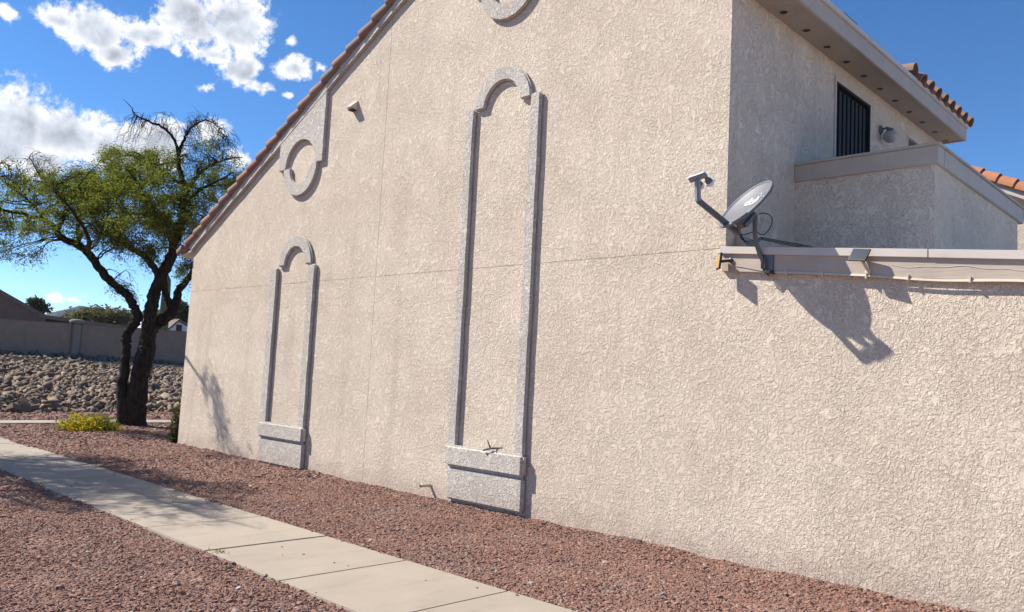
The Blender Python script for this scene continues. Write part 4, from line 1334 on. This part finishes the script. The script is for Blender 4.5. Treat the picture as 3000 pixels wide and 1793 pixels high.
# thin air between here and the mountains
hz = G().box(-4100, 4100, -4100, 4100, -1.5, 130).build('haze', None)
hz['kind'] = 'stuff'
hm = bpy.data.materials.new('haze'); hm.use_nodes = True; hm.node_tree.nodes.clear()
hv_ = hm.node_tree.nodes.new('ShaderNodeVolumePrincipled'); ho_ = hm.node_tree.nodes.new('ShaderNodeOutputMaterial')
hv_.inputs['Color'].default_value = (0.72, 0.84, 1.0, 1); hv_.inputs['Density'].default_value = 0.00012
hm.node_tree.links.new(hv_.outputs[0], ho_.inputs['Volume'])
hz.data.materials.append(hm)

# ------------------------------------------------------------------ vegetation
def leaf_cloud(pts, size, rngl, droop=0.3, aspect=0.4, jitter=0.5):
    """one folded leaf spray per point: 6 vertices, 4 triangles as 2 quads"""
    n_ = len(pts)
    d = rngl.normal(size=(n_, 3)); d[:, 2] = d[:, 2] * 0.6 - droop; d /= np.linalg.norm(d, axis=1)[:, None]
    s = np.cross(d, rngl.normal(size=(n_, 3))); s /= np.linalg.norm(s, axis=1)[:, None] + 1e-9
    nn = np.cross(d, s)
    L = size * rngl.uniform(1 - jitter, 1 + jitter, n_)[:, None]
    w = L * aspect * 0.5
    p0 = pts; p1 = pts + d * L
    m0 = pts + d * L * 0.45
    v = np.stack([p0, m0 + s * w + nn * w * 0.3, p1, m0 - s * w + nn * w * 0.3], 1).reshape(-1, 3)
    f = np.arange(n_ * 4).reshape(-1, 4)
    return v, f


def bez(a, b, c, n_):
    t = np.linspace(0, 1, n_)[:, None]
    return (1 - t) ** 2 * a + 2 * t * (1 - t) * b + t * t * c


def resample(pts, n_):
    pts = np.array(pts, float)
    k = len(pts)
    # Catmull-Rom
    P = np.vstack([2 * pts[0] - pts[1], pts, 2 * pts[-1] - pts[-2]])
    outp = []
    for i in range(k - 1):
        for t in np.linspace(0, 1, n_, endpoint=(i == k - 2)):
            p0, p1, p2, p3 = P[i], P[i + 1], P[i + 2], P[i + 3]
            outp.append(0.5 * (2 * p1 + (p2 - p0) * t + (2 * p0 - 5 * p1 + 4 * p2 - p3) * t * t + (3 * p1 - p0 - 3 * p2 + p3) * t ** 3))
    return np.array(outp)


TD = 19.2
Z1 = lambda x, y, d=0: at(x * 0.6064, y * 0.6064, TD + d)
Z2 = lambda x, y, d=0: at(x * 0.4043, 850 + y * 0.4043, TD + d)
limbs = [  # (points, radii)
    ([Z2(905, 1000, 0), Z2(900, 860, -.02), Z2(885, 700, -.05), Z2(905, 560), Z2(915, 430), Z2(915, 330, .05), Z2(955, 265, .1), Z2(1000, 195, .1), Z2(965, 110, .05), Z2(925, 40), Z1(560, 1385), Z1(490, 1310), Z1(430, 1225, -.1), Z1(380, 1185, -.2), Z1(300, 1150, -.4), Z1(250, 1085, -.6), Z1(150, 1045, -.9), Z1(0, 1008, -1.3), Z1(-160, 990, -1.6)],
     [.22, .16, .125, .105, .10, .115, .10, .105, .10, .095, .09, .095, .09, .085, .075, .06, .045, .028, .012]),
    ([Z2(960, 1010, .05), Z2(975, 880, .05), Z2(1000, 700, .0), Z2(1035, 520), Z2(1060, 420), Z2(1070, 340), Z2(1085, 240, -.05), Z2(1095, 150, -.1), Z2(1110, 60, -.1), Z1(745, 1420, -.05), Z1(775, 1340), Z1(815, 1265, .05), Z1(850, 1170, .1), Z1(875, 1080, .1), Z1(890, 980, .1), Z1(892, 900, .1), Z1(870, 830, .1), Z1(862, 770, .1), Z1(875, 710, .1), Z1(895, 655, .1)],
     [.34, .27, .215, .20, .195, .17, .15, .145, .14, .135, .13, .125, .115, .10, .085, .075, .06, .05, .04, .03]),
    ([Z2(1075, 330, .05), Z2(1110, 265, .1), Z2(1180, 215, .15), Z2(1240, 165, .2), Z2(1265, 110, .25), Z2(1285, 40, .3), Z1(860, 1405, .4), Z1(905, 1350, .5), Z1(960, 1270, .7), Z1(1010, 1150, .9), Z1(1050, 1020, 1.1), Z1(1120, 900, 1.3)],
     [.16, .14, .135, .13, .11, .09, .085, .08, .07, .055, .04, .02]),
    ([Z2(1245, 150, .2), Z2(1225, 90, .15), Z2(1200, 20, .1), Z1(795, 1400, .1), Z1(790, 1330, .05)], [.085, .08, .075, .075, .08]),
    ([Z1(770, 1350, 0), Z1(740, 1285, -.1), Z1(690, 1235, -.3), Z1(620, 1190, -.5), Z1(520, 1130, -.8), Z1(430, 1020, -1.0), Z1(380, 900, -1.2)], [.08, .075, .07, .06, .045, .03, .015]),
    ([Z1(862, 760, .1), Z1(850, 690, .1), Z1(800, 625, 0), Z1(730, 590, -.1), Z1(660, 560, -.2), Z1(635, 520, -.2), Z1(595, 480, -.2)], [.045, .038, .032, .026, .02, .012, .005]),
    ([Z1(895, 655, .1), Z1(930, 610, .1), Z1(990, 580, .2), Z1(1050, 610, .3), Z1(1085, 680, .4)], [.03, .025, .018, .012, .006]),
    ([Z1(890, 960, .1), Z1(930, 880, .3), Z1(1000, 810, .6), Z1(1090, 770, .9), Z1(1170, 760, 1.1)], [.06, .05, .038, .024, .010]),
    ([Z1(885, 1010, .1), Z1(950, 930, -.3), Z1(1040, 880, -.6), Z1(1130, 830, -.8)], [.05, .04, .028, .012]),
    ([Z1(850, 1170, .1), Z1(790, 1080, .6), Z1(700, 980, 1.2), Z1(600, 880, 1.6), Z1(520, 790, 1.8)], [.075, .06, .045, .03, .012]),
    ([Z1(840, 1200, .1), Z1(800, 1100, -.6), Z1(720, 990, -1.3), Z1(660, 880, -1.7), Z1(600, 800, -1.9)], [.075, .06, .045, .03, .012]),
    ([Z1(280, 1110, -.5), Z1(315, 1010, -.6), Z1(270, 930, -.7), Z1(200, 860, -.8), Z1(140, 760, -.9)], [.05, .04, .03, .02, .008]),
    ([Z1(230, 1080, -.6), Z1(130, 960, .2), Z1(40, 900, .6), Z1(-40, 820, .9)], [.045, .03, .02, .008]),
    ([Z1(380, 1185, -.2), Z1(380, 1080, .5), Z1(420, 960, 1.0), Z1(430, 850, 1.3)], [.05, .04, .03, .012]),
    ([Z1(430, 1225, -.1), Z1(425, 1150, -1.1), Z1(380, 1060, -2.1), Z1(300, 960, -2.9), Z1(215, 880, -3.4)], [.055, .045, .035, .025, .01]),
    ([Z1(892, 900, .1), Z1(800, 840, .4), Z1(720, 790, .7), Z1(650, 760, .9)], [.045, .035, .022, .01]),
]
TREE_LABEL = 'multi-trunk mesquite tree with dark twisted trunks and feathery green crown left of the house'
tree = empty('mesquite_tree', (-4.45, 1.0, 0), TREE_LABEL, 'tree', 'mesquite trees beside the walk')
# trunk: knobbly tubes
bark_v, bark_f = [], []
nodes = []
gt = G()
rs = np.random.default_rng(3)
for pts, rad in limbs:
    P = resample(pts, 6); Rr = np.interp(np.linspace(0, len(rad) - 1, len(P)), np.arange(len(rad)), rad)
    thick = rad[0] > 0.1
    P = P + rs.normal(size=P.shape) * (0.012 if thick else 0.008)
    Rr = Rr * (1 + rs.uniform(-.07, .09, len(Rr)))
    gt.tube(P, Rr, 12 if thick else 6)
    for p, r_ in zip(P, Rr): nodes.append((p, r_))
gt.build('trunk', M['bark'], tree, True)
N_P = np.array([q[0] for q in nodes]); N_R = np.array([q[1] for q in nodes])
# crown lumps in photo units of the left part, with depth offset; (x, y, rx, ry, d, rd, twigs, leafy)
lumps = [(690, 960, 210, 190, -.6, 1.5, 330, 1.0), (560, 880, 170, 130, .4, 1.5, 220, 1.0), (430, 990, 150, 140, -.4, 1.4, 190, 1.0), (300, 960, 130, 120, 0, 1.3, 105, .9),
         (150, 1090, 180, 90, -.8, 1.1, 110, .9), (80, 940, 130, 100, .4, 1.1, 50, .65), (-80, 1050, 140, 130, -.6, 1.1, 90, .9), (820, 1060, 130, 150, .5, 1.3, 170, .95),
         (960, 930, 130, 130, .4, 1.3, 120, .75), (1060, 850, 110, 110, .7, 1.2, 80, .6), (760, 800, 170, 90, .6, 1.2, 130, .85), (560, 760, 80, 50, -.4, .9, 40, .9),
         (480, 1130, 150, 60, -.5, .9, 80, .9), (650, 1180, 130, 60, -.2, 1.0, 75, .85), (600, 1340, 90, 70, .3, .6, 22, .55), (740, 1230, 90, 70, .4, .8, 35, .7), (900, 1280, 70, 110, .6, .8, 60, .8),
         (150, 1230, 150, 45, -.5, .9, 30, .5), (20, 1200, 80, 50, -.5, .8, 22, .6), (640, 1080, 200, 60, -1.0, 1.2, 110, 1.0), (930, 1060, 110, 120, -.4, 1.0, 80, .8), (640, 1420, 60, 35, .5, .5, 10, .5),
         (215, 880, 110, 80, -3.35, .45, 36, .6), (1000, 730, 130, 70, .5, 1.0, 45, .5), (1130, 890, 80, 90, .8, 1.0, 60, .7), (200, 900, 180, 110, .2, 1.2, 60, .5), (420, 860, 120, 60, .2, 1.0, 60, .8)]
gb_ = G(); leaf_p = []
sub = []
for (cx, cy, rx, ry, d0, rd, ntw, leafy) in lumps:
    nb = max(3, ntw // 9)
    subs = []
    for _ in range(nb):
        v = rs.normal(size=3); v /= np.linalg.norm(v); v *= rs.uniform(0.25, 0.9)
        tgt = Z1(cx + v[0] * rx, cy + v[1] * ry, d0 + v[2] * rd)
        i = int(np.argmin(np.linalg.norm(N_P - tgt, axis=1) + 0.8 * np.maximum(0, N_P[:, 2] - tgt[2])))
        st = N_P[i]
        mid = (st + tgt) / 2 + np.array([0, 0, 0.18]) + rs.normal(size=3) * 0.10
        c_ = bez(st, mid, tgt, 7)
        c_[1:-1] += rs.normal(size=(5, 3)) * 0.02
        gb_.tube(c_, np.linspace(min(0.020, N_R[i] * .8), 0.005, 7), 4, False)
        subs.append(c_)
    S_ = np.concatenate(subs)
    for _ in range(ntw):
        v = rs.normal(size=3); v /= np.linalg.norm(v); v *= rs.uniform(0.3, 1.15) ** 0.7
        tip = Z1(cx + v[0] * rx, cy + v[1] * ry, d0 + v[2] * rd)
        i = int(np.argmin(np.linalg.norm(S_ - tip, axis=1)))
        st = S_[i]
        dv = tip - st
        if np.linalg.norm(dv) > 1.1: st = tip - dv / np.linalg.norm(dv) * 1.1
        out_ = tip - np.array([-4.45, 1.0, 4.6]); out_ /= np.linalg.norm(out_)
        tip2 = tip + out_ * 0.12 + np.array([0, 0, -0.22 * rs.uniform(0, 1)])
        c_ = bez(st, (st + tip2) / 2 + np.array([0, 0, 0.13]), tip2, 6)
        gb_.tube(c_, np.linspace(0.005, 0.002, 6), 3, False)
        if rs.uniform() < leafy:
            nl = int(rs.uniform(36, 66))
            t = rs.uniform(0.12, 1.0, nl)
            idx = t * 5; i0 = np.minimum(idx.astype(int), 4); fr = (idx - i0)[:, None]
            base_ = c_[i0] * (1 - fr) + c_[i0 + 1] * fr
            leaf_p.append(base_ + rs.normal(size=(nl, 3)) * 0.065)
# bare drooping twigs at the crown top and sides
bare = [(850, 610, 230, 90, .1, .9, 55), (1090, 720, 130, 110, .6, .9, 45), (230, 800, 220, 80, -.3, .9, 50), (640, 660, 130, 70, 0, .7, 35), (980, 640, 130, 90, .2, .7, 45), (60, 820, 120, 60, .2, .8, 30), (950, 760, 130, 80, .3, .9, 70)]
for (cx, cy, rx, ry, d0, rd, ntw) in bare:
    for _ in range(ntw):
        v = rs.normal(size=3); v /= np.linalg.norm(v); v *= rs.uniform(0.2, 1.0)
        tip = Z1(cx + v[0] * rx, cy + v[1] * ry, d0 + v[2] * rd)
        dist = np.linalg.norm(N_P - tip, axis=1)
        i = int(np.argsort(dist)[rs.integers(0, 6)])
        st = N_P[i]
        mid = (st * .45 + tip * .55) + np.array([0, 0, rs.uniform(0.1, 0.45)])
        n_ = 8
        c_ = bez(st, mid, tip + np.array([0, 0, -0.1]), n_) + np.vstack([np.zeros(3), rs.normal(size=(n_ - 1, 3)) * 0.018])
        gb_.tube(c_, np.linspace(0.0065, 0.0022, n_), 3, False)
        for _k in range(2):
            j = rs.integers(3, n_ - 1); dd_ = rs.normal(size=3) * 0.16; dd_[2] -= 0.10
            gb_.tube([c_[j], c_[j] + dd_ * .6 + [0, 0, .03], c_[j] + dd_], [.004, .003, .002], 3, False)
gb_.build('branches', M['bark'], tree)
LP = np.concatenate(leaf_p)
lv, lf = leaf_cloud(LP, 0.062, rs, 0.35, 0.27, 0.5)
fast_mesh('crown', lv, lf, M['leaf'], tree)
print('leaf sprays', len(LP))
# the second mesquite: it stands left of the frame, the photo shows its shade on the walk
t2 = tree.copy(); COL.objects.link(t2)
t2['label'] = 'mesquite tree just left of the frame whose leafy shade falls across the walk'
t2.location = (-1.6, -6.5, 0); t2.rotation_euler = (0, 0, math.radians(150))
for ch in list(tree.children):
    c_ = ch.copy(); COL.objects.link(c_); c_.parent = t2
    if ch.name == 'crown':                   # a thinner crown than the one in view
        keep = np.random.default_rng(9).uniform(size=len(LP)) < 0.30
        lv2, lf2 = leaf_cloud(LP[keep], 0.075, np.random.default_rng(8), 0.45, 0.30, 0.5)
        thin = fast_mesh('crown', lv2, lf2, M['leaf'], tree)
        c_.data = thin.data
        bpy.data.objects.remove(thin)


def shrub(name, label, cat, c, r, hgt, n_, mat, size, droop=0.0, flowers=None, stems=14, parts='foliage', group=None):
    t = empty(name, (c[0], c[1], c[2]), label, cat, group)
    rl = np.random.default_rng(int(abs(c[0] * 100) + abs(c[1] * 10)) + 5)
    v = rl.normal(size=(n_, 3)); v /= np.linalg.norm(v, axis=1)[:, None]; v *= rl.uniform(0.25, 1, n_)[:, None] ** 0.5
    lump = 1 + 0.25 * np.sin(v[:, 0] * 5 + 1) * np.sin(v[:, 1] * 6) + 0.12 * rl.normal(size=n_)
    P = np.array(c) + np.stack([v[:, 0] * r[0] * lump, v[:, 1] * r[1] * lump, (np.abs(v[:, 2]) * lump) * hgt], 1)
    lv_, lf_ = leaf_cloud(P, size, rl, droop, 0.4)
    fast_mesh(parts, lv_, lf_, mat, t)
    gs = G()
    for _ in range(stems):
        q = P[rl.integers(0, n_)]
        gs.tube(bez(np.array(c) + rl.normal(size=3) * [.05, .05, 0], np.array(c) * .5 + q * .5 + [0, 0, .05], q, 5), np.linspace(.012, .004, 5) * max(.4, hgt), 4, False)
    gs.build('stems', M['bark'], t)
    if flowers is not None:
        nf, fn, fs_ = flowers
        Q = P[fn(P)]; Q = Q[rl.integers(0, len(Q), nf)] + rl.normal(size=(nf, 3)) * 0.02
        lv_, lf_ = leaf_cloud(Q, fs_, rl, -0.4, 0.9)
        fast_mesh('flowers', lv_, lf_, M['petal'], t)
    return t


bc_ = np.array([-3.55, -0.35, 0.0])
shrub('flowering_bush', 'low spreading green bush covered with yellow flowers in front of the tree', 'bush', bc_, (0.48, 0.62), 0.34, 2200, M['leaf_bush'], 0.06, -0.3,
      (1300, lambda P: (P[:, 1] < bc_[1] + 0.25 * np.sin(P[:, 0] * 20)) | (P[:, 2] < 0.12), 0.045), 10)
shrub('corner_shrub', 'thin dark green upright shrub at the far house corner', 'shrub', np.array([-0.36, 0.12, 0.0]), (0.13, 0.13), 0.75, 900, M['leaf_shrub'], 0.055, -0.2, None, 14)
shrub('corner_shrub', 'sparse brownish shrub leaning taller behind the green corner shrub', 'shrub', np.array([-0.75, 0.55, 0.0]), (0.20, 0.22), 1.25, 520, M['leaf_pale'], 0.06, 0.2, None, 20)

# background trees
def far_tree(label, px_, py_, depth, wpx, hpx, n_, mat, size, name='desert_tree', kind=None, dens=0.6, group='trees beyond the boundary wall'):
    c = at(px_ * S, py_ * S, depth)
    rw_ = wpx * S / FOC * depth; rh_ = hpx * S / FOC * depth
    t = empty(name, (c[0], c[1], 1.4), label, 'tree', group)
    rl = np.random.default_rng(int(px_ * 7 + depth))
    K = 16
    vv_ = rl.normal(size=(K, 3)); vv_ /= np.linalg.norm(vv_, axis=1)[:, None]; vv_ *= rl.uniform(0.35, .95, K)[:, None]
    cl = c + vv_ * [rw_, rw_, rh_]
    which = rl.integers(0, K, n_)
    P = cl[which] + rl.normal(size=(n_, 3)) * [rw_ * .23, rw_ * .23, rh_ * .22]
    lv_, lf_ = leaf_cloud(P, size, rl, 0.1, 0.45)
    fast_mesh('crown', lv_, lf_, mat, t)
    gs = G()
    base_ = np.array([c[0], c[1], 1.3])
    gs.tube([base_, base_ * .5 + c * .5 + [0.1, 0, 0], c], [0.16, 0.12, 0.06], 7)
    for q in cl: gs.tube(bez(base_ * .35 + c * .65, (c + q) / 2, q, 5), np.linspace(.06, .015, 5), 4, False)
    gs.build('trunk', M['bark'], t)
    return t


far_tree('dark rounded tree behind the brown gable house', 92, 742, 78, 20, 20, 2600, M['leaf_far'], 0.34)
far_tree('dark green tree behind the white shed at the house corner', 446, 764, 72, 26, 26, 2600, M['leaf_far'], 0.30)
for px_, w_, h_, n_, lab in ((205, 40, 26, 2200, 'olive desert tree, leftmost over the long low roof'), (243, 38, 30, 2300, 'olive desert tree, middle of three over the low roof'), (283, 34, 24, 1900, 'pale sparse desert tree over the right end of the low roof')):
    far_tree(lab, px_, 770, 74, w_, h_, n_, M['leaf_pale'], 0.30)
far_tree('low olive shrub tree below the saguaro', 385, 778, 66, 22, 18, 1500, M['leaf_pale'], 0.26)

# weed tufts and loose stones on the gravel
def tuft(label, x, y, r, n_):
    rl = np.random.default_rng(int(x * 100))
    P = np.stack([x + rl.normal(size=n_) * r, y + rl.normal(size=n_) * r * .6, rl.uniform(0, .015, n_)], 1)
    lv_, lf_ = leaf_cloud(P, 0.032, rl, -0.5, 0.16)
    o = fast_mesh('weed_tuft', lv_, lf_, M['weed'])
    tag(o, label, 'weed', 'weed tufts in the gravel')


for (sx, sy, r, n_, lab) in ((862, 1165, .10, 130, 'dry weed tuft by the wall between the two ornaments'), (420, 1208, .10, 110, 'dry weed tuft at the far edge of the walk in the tree shade'), 
                             (533, 1305 + 38, .05, 60, 'weed tuft at the near edge of the walk'), (390, 1095, .12, 130, 'green weed patch on gravel below the corner shrub')):
    r_ = ray(sx * S, sy * S); p = CAM + r_ * (-CAM[2] / r_[2])
    tuft(lab, p[0], p[1], r, n_)
stone_m = [paint('loose_stone_pale', (0.42, 0.40, 0.36), (0.30, 0.30, 0.28), 0.9, (40, 40, 40), 0.004), paint('loose_stone_dark', (0.16, 0.15, 0.15), (0.22, 0.20, 0.20), 0.9, (40, 40, 40), 0.004)]
for (sx, sy, sz, mi, lab) in ((1288, 1414, .030, 0, 'pale grey loose stone on gravel beside the walk near the front'), (1603, 1440, .026, 1, 'dark loose stone on the gravel nearest the right'), (1428, 1473, .026, 0, 'pale loose stone at the bottom edge of the photo'),
                             (1347, 1258, .016, 0, 'small white stone just below the taller ornament'), (1475, 1522 - 260, .016, 0, 'small white stone below the right foot of the taller ornament'), (945, 1232, .018, 0, 'small white stone at the far walk edge'),
                             (452, 1312, .022, 0, 'flat pale stone in the left gravel bed'), (578, 1425, .030, 0, 'flat greenish grey stone in the left gravel near the front'), (432, 1412, .022, 0, 'light stone beside the flat grey stone in the left gravel'),
                             (878, 1322, .018, 0, 'white stone lying at the edge of the walk'), (1870, 1420, .016, 0, 'tiny white stone on gravel by the wall at right')):
    r_ = ray(sx * S, sy * S); p = CAM + r_ * ((0.015 - CAM[2]) / r_[2])
    me_ = rock_mesh(int(sx), 0.6); me_.materials.clear(); me_.materials.append(stone_m[mi])
    o = bpy.data.objects.new('loose_stone', me_); COL.objects.link(o)
    o.location = p; o.scale = (sz * 1.2, sz * 0.9, sz); o.rotation_euler = (0, 0, sx)
    tag(o, lab, 'stone', 'loose stones on the gravel')
